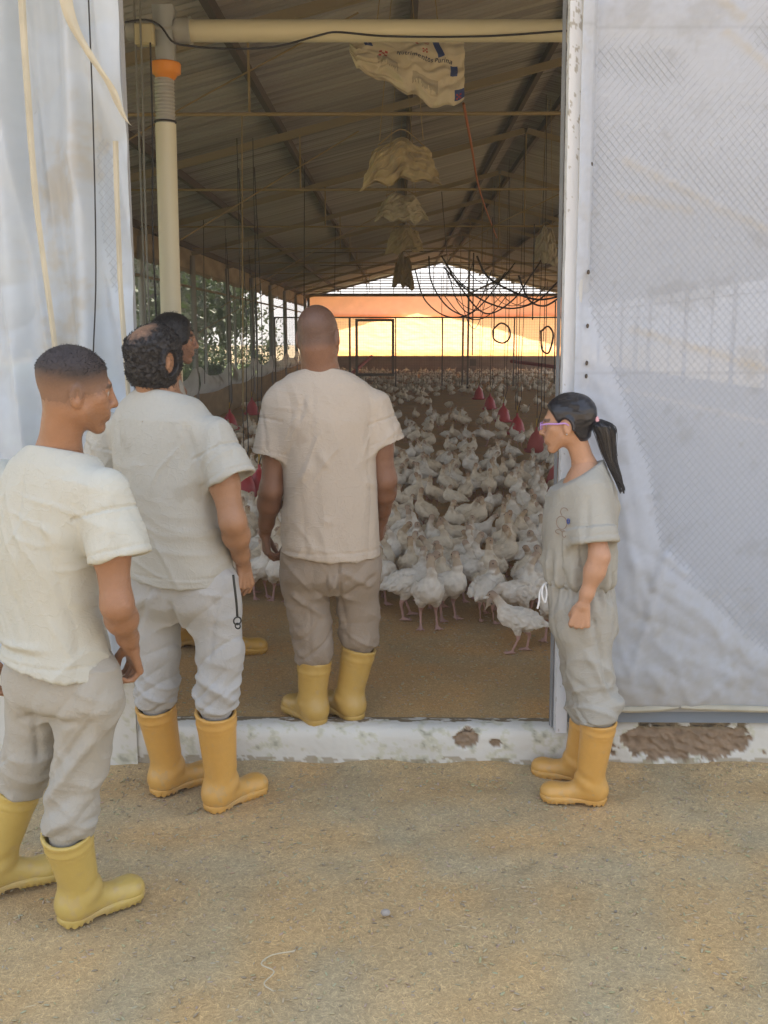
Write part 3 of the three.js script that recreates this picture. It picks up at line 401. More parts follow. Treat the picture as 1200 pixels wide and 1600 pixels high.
function handSegs(W, dir, palm, side, s, curl) {      // palm from the wrist along dir; palm faces `palm`; thumb towards `side`
  const segs = [], at = (o, a, b, c) => vadd(vadd(vadd(o, dir, a * s), palm, b * s), side, c * s);
  for (let i = 0; i < 4; i++) { const off = .033 - i * .0218, kn = at(W, .088 - [.004, 0, .003, .011][i], -.002, off); segs.push([at(W, .005, 0, off * .5), kn, .0145 * s, .0115 * s, 0]);
    const L = [[.042, .026, .021], [.046, .029, .022], [.043, .027, .021], [.034, .021, .019]][i]; let a = 0, p = kn;
    for (let j = 0; j < 3; j++) { a += curl[i][j] * D2R; const v = vadd([dir[0] * Math.cos(a), dir[1] * Math.cos(a), dir[2] * Math.cos(a)], palm, Math.sin(a)); const q = vadd(p, v, L[j] * s); segs.push([p, q, (.0092 - j * .0009) * s, (.0087 - j * .0011) * s, 1]); p = q; } }
  const t0 = at(W, .022, .010, .026), t1 = at(W, .056, .022 + curl[4][0], .043 - curl[4][0] * .4), t2 = at(W, .083, .030 + curl[4][0] * 1.5, .042 - curl[4][0]), t3 = at(W, .104, .036 + curl[4][0] * 2, .036 - curl[4][0] * 1.3);
  segs.push([t0, t1, .0155 * s, .0125 * s, 0], [t1, t2, .0118 * s, .0105 * s, 1], [t2, t3, .0104 * s, .008 * s, 1]);
  return segs;
}
function armField(S, E, W, hs, k = 1) {
  const m1 = vlerp(S, E, .55), m2 = vlerp(E, W, .3), m3 = vlerp(E, W, .75);
  return (x, y, z) => {
    let d = rc(x, y, z, S, m1, .056 * k, .047 * k); d = smin(d, rc(x, y, z, m1, E, .047 * k, .0415 * k), .03); d = smin(d, rc(x, y, z, E, m2, .0405 * k, .0425 * k), .03); d = smin(d, rc(x, y, z, m2, m3, .0425 * k, .0295 * k), .03); d = smin(d, rc(x, y, z, m3, W, .029 * k, .0245 * k), .02);
    if (Math.hypot(x - W[0], y - W[1], z - W[2]) < .27) { let pm = 9, fg = 9; for (const s of hs) { const q = rc(x, y, z, s[0], s[1], s[2], s[3]); if (s[4]) fg = Math.min(fg, q); else pm = smin(pm, q, .010); } d = smin(d, smin(pm, fg, .004), .012); }
    return d;
  };
}
const around = (pts, m) => [[0, 1, 2].map(i => Math.min(...pts.map(p => p[i])) - m), [0, 1, 2].map(i => Math.max(...pts.map(p => p[i])) + m)];
const weave = dataTex(512, 512, (u, v, i, j) => { const t = ((i >> 1) + (j >> 1)) % 2 ? .04 : -.04, c = 1 - Math.min(1, Math.abs(tile(u, v, 9, 3) + .5 * tile(u, v, 19, 4)) * 3.2), c2 = 1 - Math.min(1, Math.abs(tile(u, v, 23, 6) + .5 * tile(u, v, 41, 8)) * 3), k = .4 + t + .22 * c * c + .10 * c2 * c2 + .05 * tile(u, v, 128, 9); return [k, k, k]; }, false);
const clothMat = r => vcol(r, { bumpMap: weave, bumpScale: .0035 });
const pores = dataTex(512, 512, (u, v) => { const c = 1 - Math.min(1, Math.abs(tile(u, v, 40, 3) + .5 * tile(u, v, 90, 4)) * 3), k = .5 + .14 * tile(u, v, 90, 7) + .12 * tile(u, v, 200, 5) - .16 * c + .1 * tile(u, v, 14, 8); return [k, k, k]; }, false);
const poresR = dataTex(256, 256, (u, v) => { const k = .8 + .2 * tile(u, v, 12, 3) + .15 * tile(u, v, 60, 5); return [k, k, k]; }, false);
const bootMat = vcol(.42, { }), soleMat = vcol(.6);
function makeBoot(b, top, tone) {                     // b.h: the back of the heel on the ground, b.dir: degrees to the right of away; top: centre of the shaft's rim
  const s = b.s, f = [Math.sin(b.dir * D2R), 0, -Math.cos(b.dir * D2R)], r = [f[2] * -1, 0, f[0]];
  const loc = p => { const d = vsub(p, b.h); return [vdot(d, r) / s, d[1] / s, vdot(d, f) / s]; }, T = loc(top), A = [0, .10, .075];
  const ax = vnorm(vsub(T, A)), up = .985;
  const dist = (x, y, z) => {
    const h = (x - A[0]) * ax[0] + (y - A[1]) * ax[1] + (z - A[2]) * ax[2], L = vlen(vsub(T, A));
    let sh = Math.max(rc(x, y, z, A, vadd(T, ax, .05), .058, .078), h - L - .0 + .006 * Math.sin(Math.atan2(x - T[0], z - T[2]) + 1));
    if (h > L - .05 && h < L - .028) sh -= .0035 * Math.sin((h - L + .05) / .022 * Math.PI); if (h > L - .012) sh -= .002; if (h > L - .062 && h < L - .053) sh -= .002;
    let ft = rc(x, y * 1.06, z, [0, .052, .055], [0, .038, .232], .049, .040); ft = smax(ft, y - mix(.115, .068, sst(.1, .24, z)), .02);
    ft = smin(ft, ell(x, y, z, .003, .036, .236, .050, .036, .050), .03);
    let d = smin(sh, ft, .05); d = smin(d, rc(x, y, z, [0, .06, .05], A, .052, .056), .03);
    d += .0022 * Math.sin((y - z * .5) * 95) * sst(.09, .02, Math.hypot(y - .115, z - .11)); 
    const inner = Math.max(rc(x, y, z, A, vadd(T, ax, .05), .048, .066), L - .07 - h); d = smax(d, -inner, .003);
    return Math.max(d, .022 - y);
  };
  const out = (x, z) => { let q = Math.min(Math.hypot(x, z - .048) - .046, Math.hypot(x * .98, z - .232) - .052); const w = mix(.046, .052, clamp((z - .048) / .184, 0, 1)) - .006 * Math.sin(clamp((z - .05) / .16, 0, 1) * Math.PI); if (z > .048 && z < .232) q = Math.min(q, Math.abs(x) - w); return q; };
  const sole = (x, y, z) => {
    let d = smax(out(x, z) - (y > .016 && y < .026 ? .0045 : .0025), Math.abs(y - .020) - .012, .003);
    const heel = Math.max(out(x, z) - .001, z - .092, Math.abs(y - .012) - .014), tread = Math.max(out(x, z) - .0005 + (Math.sin(z * 2 * Math.PI / .019) > .1 ? 0 : .006), .135 - z, Math.abs(y - .008) - .009);
    d = Math.min(d, heel + (y < .008 && Math.sin(z * 2 * Math.PI / .02) > .2 ? .004 : 0), tread); return d;
  };
  const toWorld = (x, y, z) => [b.h[0] + (r[0] * x + f[0] * z) * s, b.h[1] + y * s, b.h[2] + (r[2] * x + f[2] * z) * s];
  const [lo, hi] = around([[0, .02, 0], [0, .05, .285], T, A], .095); lo[1] = .01;
  // the local frame (x right, z forward) is left-handed, so x is mirrored while meshing
  const g = nets((x, y, z) => dist(-x, y, z), [-hi[0], lo[1], lo[2]], [-lo[0], hi[1], hi[2]], .0066), so = nets((x, y, z) => sole(-x, y, z), [-.07, -.006, -.02], [.07, .045, .30], .0055);
  const col = (dirt) => (x, y, z) => { const k = .96 + .08 * fbm(x * 9, y * 9, z * 9) + .03 * pn(x * 60, y * 60, z * 60), gr = fbm(x * 40, y * 40, z * 40), m = clamp((fbm(x * 17, y * 17, z * 17 + 5) + gr * .7 > mix(.16, .6, clamp(y / dirt * .6, 0, 1)) ? .32 : 0) + (gr > .30 ? .18 : 0) + .12 * sst(.0, .3, fbm(x * 8, y * 8, z * 8 + 2)), 0, 1); return [mix(tone[0], .42, m) * k, mix(tone[1], .31, m) * k, mix(tone[2], .17, m) * k]; };
  tint(g, col(.16)); tint(so, col(.075));
  for (const q of [g, so]) moved(q, (x, y, z) => toWorld(-x, y, z));
  return [g, so];
}
function makePerson(key, label, o) {
  const S = SPEC[key], B = S.base, P = thing('person', label, 'person', B, o.group);
  const L = p => [p[0] - B[0], p[1] - B[1], p[2] - B[2]];
  const J = {}; for (const k of ['RS', 'RE', 'RW', 'RC', 'LS', 'LE', 'LW', 'LC', 'RH', 'RK', 'RB', 'LH', 'LK', 'LB']) J[k] = L(S[k]);
  const shirtRows = S.shirt.map(r => [r[0] - B[1], r[1] - B[0], r[2] - B[2], r[3], r[4]]), pelRows = S.pel.map(r => [r[0] - B[1], r[1] - B[0], r[2] - B[2], r[3], r[4]]), hem = S.hem - B[1];
  const fwd = [Math.sin(S.yaw * D2R), 0, -Math.cos(S.yaw * D2R)], right = [Math.cos(S.yaw * D2R), 0, Math.sin(S.yaw * D2R)];
  // --- head
  const H = S.head, hc = L(H.c), basis = new THREE.Matrix4().makeRotationY(Math.PI - H.yaw * D2R).multiply(new THREE.Matrix4().makeRotationX(-H.pitch * D2R)).multiply(new THREE.Matrix4().makeRotationZ(H.roll * D2R)).scale(new THREE.Vector3(H.s, H.s, H.s)).setPosition(...hc);
  const inv = basis.clone().invert(), nb = V3(L(S.neck)).add(new THREE.Vector3(-fwd[0] * .0, -.03, 0)).applyMatrix4(inv).toArray();
  const hf = headField(nb, o), sk = o.skin;
  const headG = nets(hf, [Math.min(-.105, nb[0] - .11), nb[1] - .07, Math.min(-.14, nb[2] - .11)], [Math.max(.105, nb[0] + .11), .13, Math.max(.135, nb[2] + .11)], .0046);
  tint(headG, (x, y, z, nx, ny, nz) => {
    let k = 1 + .10 * fbm(x * 25, y * 25, z * 25) + .06 * fbm(x * 110, y * 110, z * 110); let c = [sk[0] * k, sk[1] * k, sk[2] * k]; const X = Math.abs(x); const to = (t, q) => { t = clamp(t, 0, 1); c = [mix(c[0], q[0], t), mix(c[1], q[1], t), mix(c[2], q[2], t)]; };
    if (z > .076 && y < -.048 && y > -.076 && X < .025) to(.65, [sk[0] * .85, sk[1] * .55, sk[2] * .55]);
    if (z > .06 && Math.abs(y - .032 + X * .1) < .006 && X > .012 && X < .052) to(.8, [.03, .022, .018]);
    if (z > .068 && Math.hypot(X - .031, (y - .006) * 1.6) < .014) to(.9, Math.hypot(X - .031, y - .006) < .0055 ? [.02, .012, .01] : [.40, .35, .31]);
    if (o.stubble && y > -.09) { const scalp = sst(-.035, .0, y - .28 * Math.max(0, z) - .0 + (z < -.02 ? .02 : 0)) * sst(.075, .045, z - .35 * y) * (X > .0745 ? .4 : 1); to(scalp * o.stubble * (.8 + .25 * pn(x * 320, y * 320, z * 320)), [.035, .028, .026]); }
    if (o.shave) to(.35 * sst(-.03, -.06, y) * sst(.0, .05, z) * (z > .02 ? 1 : 0), [sk[0] * .5, sk[1] * .55, sk[2] * .62]);
    return c;
  });
  headG.applyMatrix4(basis);
  // --- arms and hands
  const bodyParts = [headG];
  for (const s of ['R', 'L']) {
    const Sh = J[s + 'S'], E = J[s + 'E'], W = J[s + 'W'], h = o.hands[s], dir = vnorm(h.dir || vadd(vnorm(vsub(W, E)), [0, -1, 0], .5)); let palm = vnorm(vadd(h.palm, dir, -vdot(h.palm, dir))); let side = vcross(dir, palm); if (vdot(side, h.thumb) < 0) side = side.map(v => -v);
    const segs = handSegs(W, dir, palm, side, o.handScale || 1, h.curl), k = o.armK || 1;
    const pts = [Sh, E, W, vadd(W, dir, .19)]; const [lo, hi] = around(pts, .085);
    const af = armField(Sh, E, W, segs, k), ad = vnorm(vsub(W, E)), cut = (x, y, z) => (x - W[0]) * ad[0] + (y - W[1]) * ad[1] + (z - W[2]) * ad[2] + .028; const [hl, hh] = around([W, vadd(W, ad, -.03), ...segs.flatMap(q => [q[0], q[1]])], .036);
    const armG = nets((x, y, z) => Math.max(af(x, y, z), cut(x, y, z)), lo, hi, key === 'p3' ? .007 : .0052), handG = nets((x, y, z) => Math.max(af(x, y, z), -cut(x, y, z) - .004), hl, hh, key === 'p3' ? .005 : .0032);
    bodyParts.push(tint(merge([armG, handG]), (x, y, z) => { const q = 1 + .13 * fbm(x * 16, y * 16, z * 16) + .07 * fbm(x * 90, y * 90, z * 90), el = Math.exp(-((Math.hypot(x - E[0], y - E[1], z - E[2]) / .045) ** 2)) * .04; return [sk[0] * q * (1 - el), sk[1] * q * (1 - el * 1.3), sk[2] * q * (1 - el * 1.2)]; }));
  }
  // --- trunk and legs under the clothes
  const trunk0 = stack(shirtRows.map(r => [r[0], r[1], r[2], r[3] - .03, r[4] - .03]), S.yaw), trunk = (x, y, z) => smax(trunk0(x, y, z), hem + .05 - y, .02), bt = S.boots.map(b => L(b.h));
  const legs = (x, y, z) => { let d = 9; for (const [i, s] of [['R', 0], ['L', 1]].entries()) { const a = J[s[0] + 'H'], k = J[s[0] + 'K'], b = J[s[0] + 'B'], hh = bt[i], bd = S.boots[i].dir * D2R, an = [hh[0] + Math.sin(bd) * .08, hh[1] + .09, hh[2] - Math.cos(bd) * .08]; d = smin(d, rc(x, y, z, a, k, .05, .042), .01); d = smin(d, rc(x, y, z, k, b, .045, .045), .02); d = smin(d, rc(x, y, z, b, an, .045, .035), .02); } return d; };
  const pelIn = stack(pelRows.map((r, i) => i === pelRows.length - 1 ? [r[0] + .035, r[1], r[2], r[3] * .3, r[4] * .3] : [r[0], r[1], r[2], r[3] - .05, r[4] - .05]), S.yaw);
  bodyParts.push(tint(nets((x, y, z) => smin(smin(trunk(x, y, z), pelIn(x, y, z), .03), legs(x, y, z), .015), ...around([J.RB, J.LB, ...bt, J.RS, J.LS, J.RH], .16), .017), () => sk));
  { const bg = merge(bodyParts), q = bg.attributes.position, uv = new Float32Array(q.count * 2); for (let i = 0; i < q.count; i++) { uv[2 * i] = (q.getX(i) + .6 * q.getZ(i)) / .16; uv[2 * i + 1] = (q.getY(i) + .3 * q.getZ(i)) / .16; } bg.setAttribute('uv', new THREE.BufferAttribute(uv, 2)); mesh('body', bg, vcol(.5, { bumpMap: pores, bumpScale: .0022, roughnessMap: poresR }), P); }
  // --- shirt
  const st = stack(shirtRows, S.yaw), pelS = stack(pelRows.map((r, i) => i === pelRows.length - 1 ? [r[0] + .01, r[1], r[2], r[3] * .62, r[4] * .62] : i === pelRows.length - 2 ? [r[0], r[1], r[2], r[3] * .94, r[4] * .94] : r), S.yaw), ck = o.cuff || .088, sr = o.sleeve || .072;
  const sleeve = ['R', 'L'].map(s => { const a = J[s + 'S'], c = J[s + 'C'], dir = vnorm(vsub(c, a)), e = vadd(c, dir, .08), ct = vnorm(vadd(dir, o.cuffTilt?.[s] || [0, 0, 0])); return { a, c, ct, out: (x, y, z) => rc(x, y, z, a, e, sr * .86, ck + .010), len: vlen(vsub(c, a)), dir }; });
  const top = shirtRows[0], nk = L(S.neck);
  const shirtF = (x, y, z) => {
    let t = st(x, y, z); if (o.tuck) t = smax(t, hem - y, .01); else t = Math.max(t, hem + .012 * Math.sin(x * 9 + (o.seed || 0)) + (o.hemSlope || 0) * x - y);
    for (const q of sleeve) { const d = q.out(x, y, z), cut = (x - q.c[0]) * q.ct[0] + (y - q.c[1]) * q.ct[1] + (z - q.c[2]) * q.ct[2]; let v = Math.max(d, cut); v = Math.max(v, -Math.max(d + .013, -cut - .06)); t = smin(t, v, .045); }
    if (!o.tuck) { const inn = Math.max(st(x, y, z) + .013, y - hem - .07); t = Math.max(t, -inn); }
    const fr = (x - nk[0]) * fwd[0] + (z - nk[2]) * fwd[2], rad = Math.hypot(x - nk[0], z - nk[2]); if (rad < .16) t = smax(t, y - (nk[1] + (o.collarUp ?? -.006) - (o.slope ?? .3) * fr), .006);
    return t;
  };
  const [slo, shi] = around([...['R', 'L'].flatMap(s => [J[s + 'S'], J[s + 'C']]), [top[1], top[0], top[2]], [shirtRows.at(-1)[1], hem, shirtRows.at(-1)[2]]], .13);
  for (const r of shirtRows) { slo[0] = Math.min(slo[0], r[1] - r[3] - .04); shi[0] = Math.max(shi[0], r[1] + r[3] + .04); slo[2] = Math.min(slo[2], r[2] - Math.max(r[3], r[4]) - .03); shi[2] = Math.max(shi[2], r[2] + Math.max(r[3], r[4]) + .03); } slo[1] = hem - .04;
  const sd = o.seed || 0, lines = o.folds || [];
  const folds = (x, y, z, nx, ny, nz) => {
    const u = x * right[0] + z * right[2], v = x * fwd[0] + z * fwd[2];
    const cr = (t, f, g, k) => { const c = Math.cos(t), s = Math.sin(t), w = .02 * pn(u * 6 + k, y * 6, v * 4); return crisp(pn((u * c + y * s + w) * f + k, (y * c - u * s) * g + sd, v * 2.2 + k)); };
    let a = .006 * pn(u * 7 + sd, y * 1.6, v * 4) + .003 * pn(u * 16 + sd, y * 2.4, v * 6) + .0060 * cr(.5, 11, 1.6, 2) * sst(-.1, .25, pn(u * 3, y * 3 + sd, 8)) + .0050 * cr(-.55, 11, 1.7, 5) * sst(-.1, .25, pn(u * 3 + 5, y * 3 + sd, 3)) - .0055 * cr(.08, 9, .9, 9) + .0042 * cr(1.35, 13, 2.2, 12) * sst(.0, .3, pn(u * 2.5 + 9, y * 3.5 + sd, 5)) + .0012 * fbm(u * 38, y * 30, v * 38);
    a *= sst(nk[1] - .01, nk[1] - .14, y) * .85 + .15;
    for (const c of lines) { if (c[6] && nz < 0) continue; const h = clamp(((x - c[0]) * (c[2] - c[0]) + (y - c[1]) * (c[3] - c[1])) / ((c[2] - c[0]) ** 2 + (c[3] - c[1]) ** 2), 0, 1), d = Math.hypot(x - c[0] - h * (c[2] - c[0]), y - c[1] - h * (c[3] - c[1])); a += c[4] * .75 * Math.exp(-((d / (c[5] * 1.25 * (1 - .35 * h))) ** 2)) * sst(0, .35, h) * sst(1, .5, h); }
    for (const q of sleeve) { const t = (x - q.a[0]) * q.dir[0] + (y - q.a[1]) * q.dir[1] + (z - q.a[2]) * q.dir[2], d = q.out(x, y, z); if (Math.abs(d) < .03 && t > 0) { if (t > q.len - .026 && t < q.len - .017) a -= .0018; if (!o.tuck && t > .052 && t < .062) a -= .0035; if (o.rolled && t > q.len - .055) a += .008; } }
    if (!o.tuck && y < hem + .03 && y > hem + .018) a -= .0022;
    if (o.tuck) { const w = sst(hem + .16, hem + .01, y); a += w * (.012 * Math.sin(Math.atan2(v - vdot([top[1], 0, top[2]], fwd), u - vdot([top[1], 0, top[2]], right)) * 15 + 2 * pn(u * 6, y * 3, v * 6)) + .012); }
    return a;
  };
  const cloth = (base, k2) => (x, y, z) => { const k = .965 + .07 * fbm(x * 5 + sd, y * 5, z * 5) + .025 * pn(x * 110, y * 110, z * 110), s = sst(.28, .42, fbm(x * 7 + sd * 3, y * 7, z * 7 + 4)) * k2; return [base[0] * k * (1 - s * .22), base[1] * k * (1 - s * .26), base[2] * k * (1 - s * .32)]; };
  const clothUV = g => { const q = g.attributes.position, uv = new Float32Array(q.count * 2); for (let i = 0; i < q.count; i++) { const x = q.getX(i), z = q.getZ(i); uv[2 * i] = (x * right[0] + z * right[2] + .55 * (x * fwd[0] + z * fwd[2])) / .30; uv[2 * i + 1] = (q.getY(i) + .2 * (x * fwd[0] + z * fwd[2])) / .30; } g.setAttribute('uv', new THREE.BufferAttribute(uv, 2)); return g; };
  const shirtG = displace(nets(shirtF, slo, shi, key === 'p3' ? .008 : .0055), folds);
  const shirt = mesh('shirt', clothUV(tint(shirtG, cloth(o.shirt, .5))), clothMat(.93), P);
  // --- trousers
  const legT = ['R', 'L'].map((s, i) => { const h = J[s + 'H'], k = J[s + 'K'], b = J[s + 'B'], ax = vnorm(vsub(b, k)), up = vadd(b, ax, -.05), dn = vadd(b, ax, .035), w = o.legW || 1; return { b, ax, f: (x, y, z) => { let d = rc(x, y, z, vadd(h, [0, .06, 0]), h, .100 * w, .097 * w); d = smin(d, rc(x, y, z, h, k, .095 * w, .078 * w), .03); d = smin(d, rc(x, y, z, k, up, .078 * w, .073 * w), .03); d = smin(d, rc(x, y, z, up, dn, .072 * w, .044), .012); return d; } }; });
  const trF = (x, y, z) => { let d = smin(legT[0].f(x, y, z), legT[1].f(x, y, z), .012); let p = pelS(x, y, z); d = smin(d, p, .06); return Math.max(d, y - pelRows[0][0]); };
  const [tlo, thi] = around([J.RB, J.LB, J.RK, J.LK, J.RH, J.LH, [pelRows[0][1], pelRows[0][0], pelRows[0][2]]], .15);
  for (const r of pelRows) { tlo[0] = Math.min(tlo[0], r[1] - r[3] - .03); thi[0] = Math.max(thi[0], r[1] + r[3] + .03); tlo[2] = Math.min(tlo[2], r[2] - r[3] - .03); thi[2] = Math.max(thi[2], r[2] + r[3] + .03); }
  const tg = displace(nets(trF, tlo, thi, key === 'p3' ? .009 : .006), (x, y, z, nx, ny, nz) => {
    const u = x * right[0] + z * right[2], v = x * fwd[0] + z * fwd[2]; let a = .004 * pn(u * 6 + sd, y * 3, v * 6) + .0013 * fbm(u * 36, y * 30, v * 36), near = 9; let which = 0;
    for (const [i, q] of legT.entries()) { const d = q.f(x, y, z); if (d < near) { near = d; which = i; } }
    const q = legT[which], hgt = -((x - q.b[0]) * q.ax[0] + (y - q.b[1]) * q.ax[1] + (z - q.b[2]) * q.ax[2]);
    const low = sst(.26, .03, hgt) * sst(-.03, .015, hgt), mid = sst(-.0, .1, hgt);
    a += low * (.011 * crisp(pn(u * 2.5 + which * 7, y * 11 + u * 6 + sd, v * 2.5)) - .010 * crisp(pn(u * 2.5 + 3, y * 10 - u * 7 - v * 3, v * 2.5 + sd)) + .006 * crisp(pn(u * 8 + which, y * 6 + sd, v * 8)) + .003);
    const cr = (t, f, g, k) => { const c = Math.cos(t), s = Math.sin(t), w = .02 * pn(u * 6 + k, y * 6, v * 4); return crisp(pn((u * c + y * s + w) * f + k + which * 5, (y * c - u * s) * g + sd, v * 3 + k)); };
    a += mid * (.0065 * cr(.75, 7, 1.2, 1) - .006 * cr(-.7, 7, 1.2, 4) + .006 * cr(1.25, 9, 1.8, 7) * sst(-.1, .2, pn(u * 4, y * 5, 2 + sd)) - .006 * cr(.1, 8, .9, 11)); if (hgt < 0) a = Math.min(a, 0) * .3;
    for (const c of (o.tfolds || [])) { if (c[6] && nz < 0) continue; const h = clamp(((x - c[0]) * (c[2] - c[0]) + (y - c[1]) * (c[3] - c[1])) / ((c[2] - c[0]) ** 2 + (c[3] - c[1]) ** 2), 0, 1), d = Math.hypot(x - c[0] - h * (c[2] - c[0]), y - c[1] - h * (c[3] - c[1])); a += c[4] * Math.exp(-((d / c[5]) ** 2)) * sst(0, .12, h) * sst(1, .8, h); }
    if (o.tuck && y > pelRows[0][0] - .13 && y < pelRows[0][0] - .03) a += .007 * Math.sin(Math.atan2(v - vdot([pelRows[0][1], 0, pelRows[0][2]], fwd), u - vdot([pelRows[0][1], 0, pelRows[0][2]], right)) * 22) * sst(.13, .05, pelRows[0][0] - y);
    if (o.tuck && y > pelRows[0][0] - .03) a += .004 * Math.sin(y * 2 * Math.PI / .010) + .004 * Math.sin(Math.atan2(v - vdot([pelRows[0][1], 0, pelRows[0][2]], fwd), u - vdot([pelRows[0][1], 0, pelRows[0][2]], right)) * 44) + .004;
    return a;
  });
  const trousers = mesh('trousers', clothUV(tint(tg, cloth(o.trousers, .35))), clothMat(.9), P);
  // --- boots
  S.boots.forEach((b, i) => { const [g, so] = makeBoot({ ...b, h: L(b.h) }, J['RL'[i] + 'B'], o.boot); const m = mesh('boot', g, bootMat, P); mesh('sole', so, soleMat, m); });
  return { shirtF, P, basis, inv, J, L, fwd, right, shirt, trousers, hc, hf, nk };
}
function hairCap(p, thick, color, cell = .0042, rough = .55, bump = () => 0) {  // hair grown from the skull: thick(x, y, z) metres, below 0 where there is none
  const g = nets((x, y, z) => p.hf(x, y, z) - thick(x, y, z), [-.115, -.1, -.15], [.115, .155, .125], cell); displace(g, bump); tint(g, color);
  g.applyMatrix4(p.basis); return mesh('hair', g, vcol(rough, {}), p.P);
}
const curlFist = [[62, 75, 50], [66, 80, 50], [68, 80, 50], [70, 80, 50], [.012]], curlRelax = [[18, 28, 18], [24, 32, 20], [30, 36, 22], [36, 38, 24], [.004]], curlHalf = [[30, 45, 30], [38, 52, 34], [46, 58, 36], [52, 60, 36], [.006]];

function shortHairs(p, n, len, seed, curl) {          // single short hairs standing on a hair cap where it is dark
  const r = rng(seed), hair = p.P.children.find(c => c.name.startsWith('hair')), q = hair.geometry.attributes.position, nn = hair.geometry.attributes.normal, cl = hair.geometry.attributes.color, out = [];
  for (let i = 0; i < n * 6 && out.length < n; i++) { const k = r() * q.count | 0; if (cl.getX(k) > .05) continue; const o = [q.getX(k), q.getY(k), q.getZ(k)], m = [nn.getX(k), nn.getY(k), nn.getZ(k)]; const t = vnorm([r() - .5, r() - .9, r() - .5]), l = len * (.5 + .8 * r());
    out.push(tube([vadd(o, m, -.001), vadd(vadd(o, m, l * .45), t, l * curl * .35), vadd(vadd(o, m, l * .75), t, l * curl)], .0007, 3, 3)); }
  mesh('short_hair', tint(merge(out), () => [.014, .012, .012]), vcol(.55), p.P);
}
// man nearest the camera: short fade, hand in his pocket
const man1 = makePerson('p1', 'man in loose pale scrubs nearest the camera, hand in his pocket, one boot striding behind', {
  skin: [.30, .15, .078], shirt: [.475, .47, .405], trousers: [.36, .335, .28], boot: [.50, .36, .095], seed: 1.3, stubble: .35, shave: 1, armK: 1.0, cuff: .088, sleeve: .078, hemSlope: -.03,
  hands: { R: { palm: [-.6, -.1, .5], thumb: [.4, 0, -1], curl: curlHalf }, L: { palm: [.8, 0, -.2], thumb: [0, 0, -1], curl: curlRelax } },
  folds: [[.25, .92, -.05, .905, .012, .012, 1], [.22, .90, -.1, .885, -.012, .014, 1], [.2, 1.36, .28, 1.05, -.010, .012, 1], [.17, 1.32, .12, 1.05, .008, .02, 1], [.22, 1.30, .27, 1.22, .008, .010, 1], [.1, 1.1, .16, .92, -.008, .014, 1]],
  tfolds: [[.35, .72, .10, .42, -.012, .016, 1], [.34, .66, .14, .40, .010, .014, 1], [.30, .70, .05, .66, -.010, .013, 1], [.12, .70, .11, .50, -.010, .010, 1]],
});
hairCap(man1, (x, y, z) => { const line = y - .30 * Math.max(0, z - .0) - (z < -.03 ? -.02 : 0); const top = sst(.015, .085, y - .25 * Math.max(0, z)); const front = sst(.090, .076, z - .12 * (y - .08)); return mix(-.0012, .0006 + .0094 * top, sst(-.045, .02, line) * front) + .0006 * pn(x * 160, y * 160, z * 160); },
  (x, y, z) => { const t = clamp(sst(.0, .07, y - .2 * Math.max(0, z) + .012 * pn(x * 20, y * 20, z * 20)) * .8 + .16 + .10 * pn(x * 260, y * 260, z * 260), 0, 1); return [mix(.22, .018, t), mix(.12, .015, t), mix(.07, .017, t)]; }, .004, .7);
shortHairs(man1, 1300, .0038, 5, .5);
// second man: balding crown with curls
const man2 = makePerson('p2', 'heavy man with curly hair and a bald crown standing outside the low white sill', {
  skin: [.33, .17, .088], shirt: [.43, .415, .36], trousers: [.42, .41, .385], boot: [.60, .335, .08], seed: 4.1, shave: 1, armK: 1.08, cuff: .091, sleeve: .082, legW: 1.05, neck: .062,
  hands: { R: { palm: [-.7, 0, -.5], thumb: [.5, 0, -1], curl: curlHalf, dir: [.06, -1, -.08] }, L: { palm: [.9, 0, -.2], thumb: [0, 0, -1], curl: curlRelax } },
  folds: [[.10, 1.52, .16, 1.30, -.012, .012, 1], [.08, 1.50, .13, 1.36, .008, .014, 1], [.15, 1.28, .24, 1.02, -.006, .014, 1], [-.05, 1.35, .05, 1.1, .006, .03, 1], [.2, 1.42, .15, 1.33, .008, .012, 1]],
  tfolds: [[.20, .86, .16, .60, -.008, .012, 1], [.02, .86, .05, .55, -.014, .014, 1], [.1, .56, .24, .48, .010, .014, 1], [.0, .88, -.18, .78, .008, .02, 1]],
});
const earOut = (y, z) => sst(.8, 1.15, Math.hypot((y + .006) / .042, (z + .002) / .030));
hairCap(man2, (x, y, z) => { const crown = Math.hypot(x * .95, (z + .075) * .8, (y - .10) * 1.0), low = y - .55 * Math.max(0, z) + (z < -.03 ? .012 : 0), side = sst(-.108, -.085, low) * sst(.078, .05, z - .25 * y) * earOut(y, z); const c = (.0125 + .004 * pn(x * 60, y * 60, z * 60) + .0035 * pn(x * 130, y * 130, z * 130)) * sst(-.115, -.05, low); return mix(-.004, mix(.001 + .0022 * pn(x * 110, y * 110, z * 110), c, sst(.030, .076, crown)), side); },
  (x, y, z) => { const crown = Math.hypot(x * .95, (z + .075) * .8, (y - .10) * 1.0), t = clamp(sst(.018, .078, crown + .020 * pn(x * 60, y * 60, z * 60)) + .35 * pn(x * 170, y * 170, z * 170) + .22, 0, 1), k = .8 + .6 * pn(x * 100, y * 100, z * 100); return [mix(.26, .016 * k, t), mix(.145, .013 * k, t), mix(.085, .012 * k, t)]; }, .0034, .6);
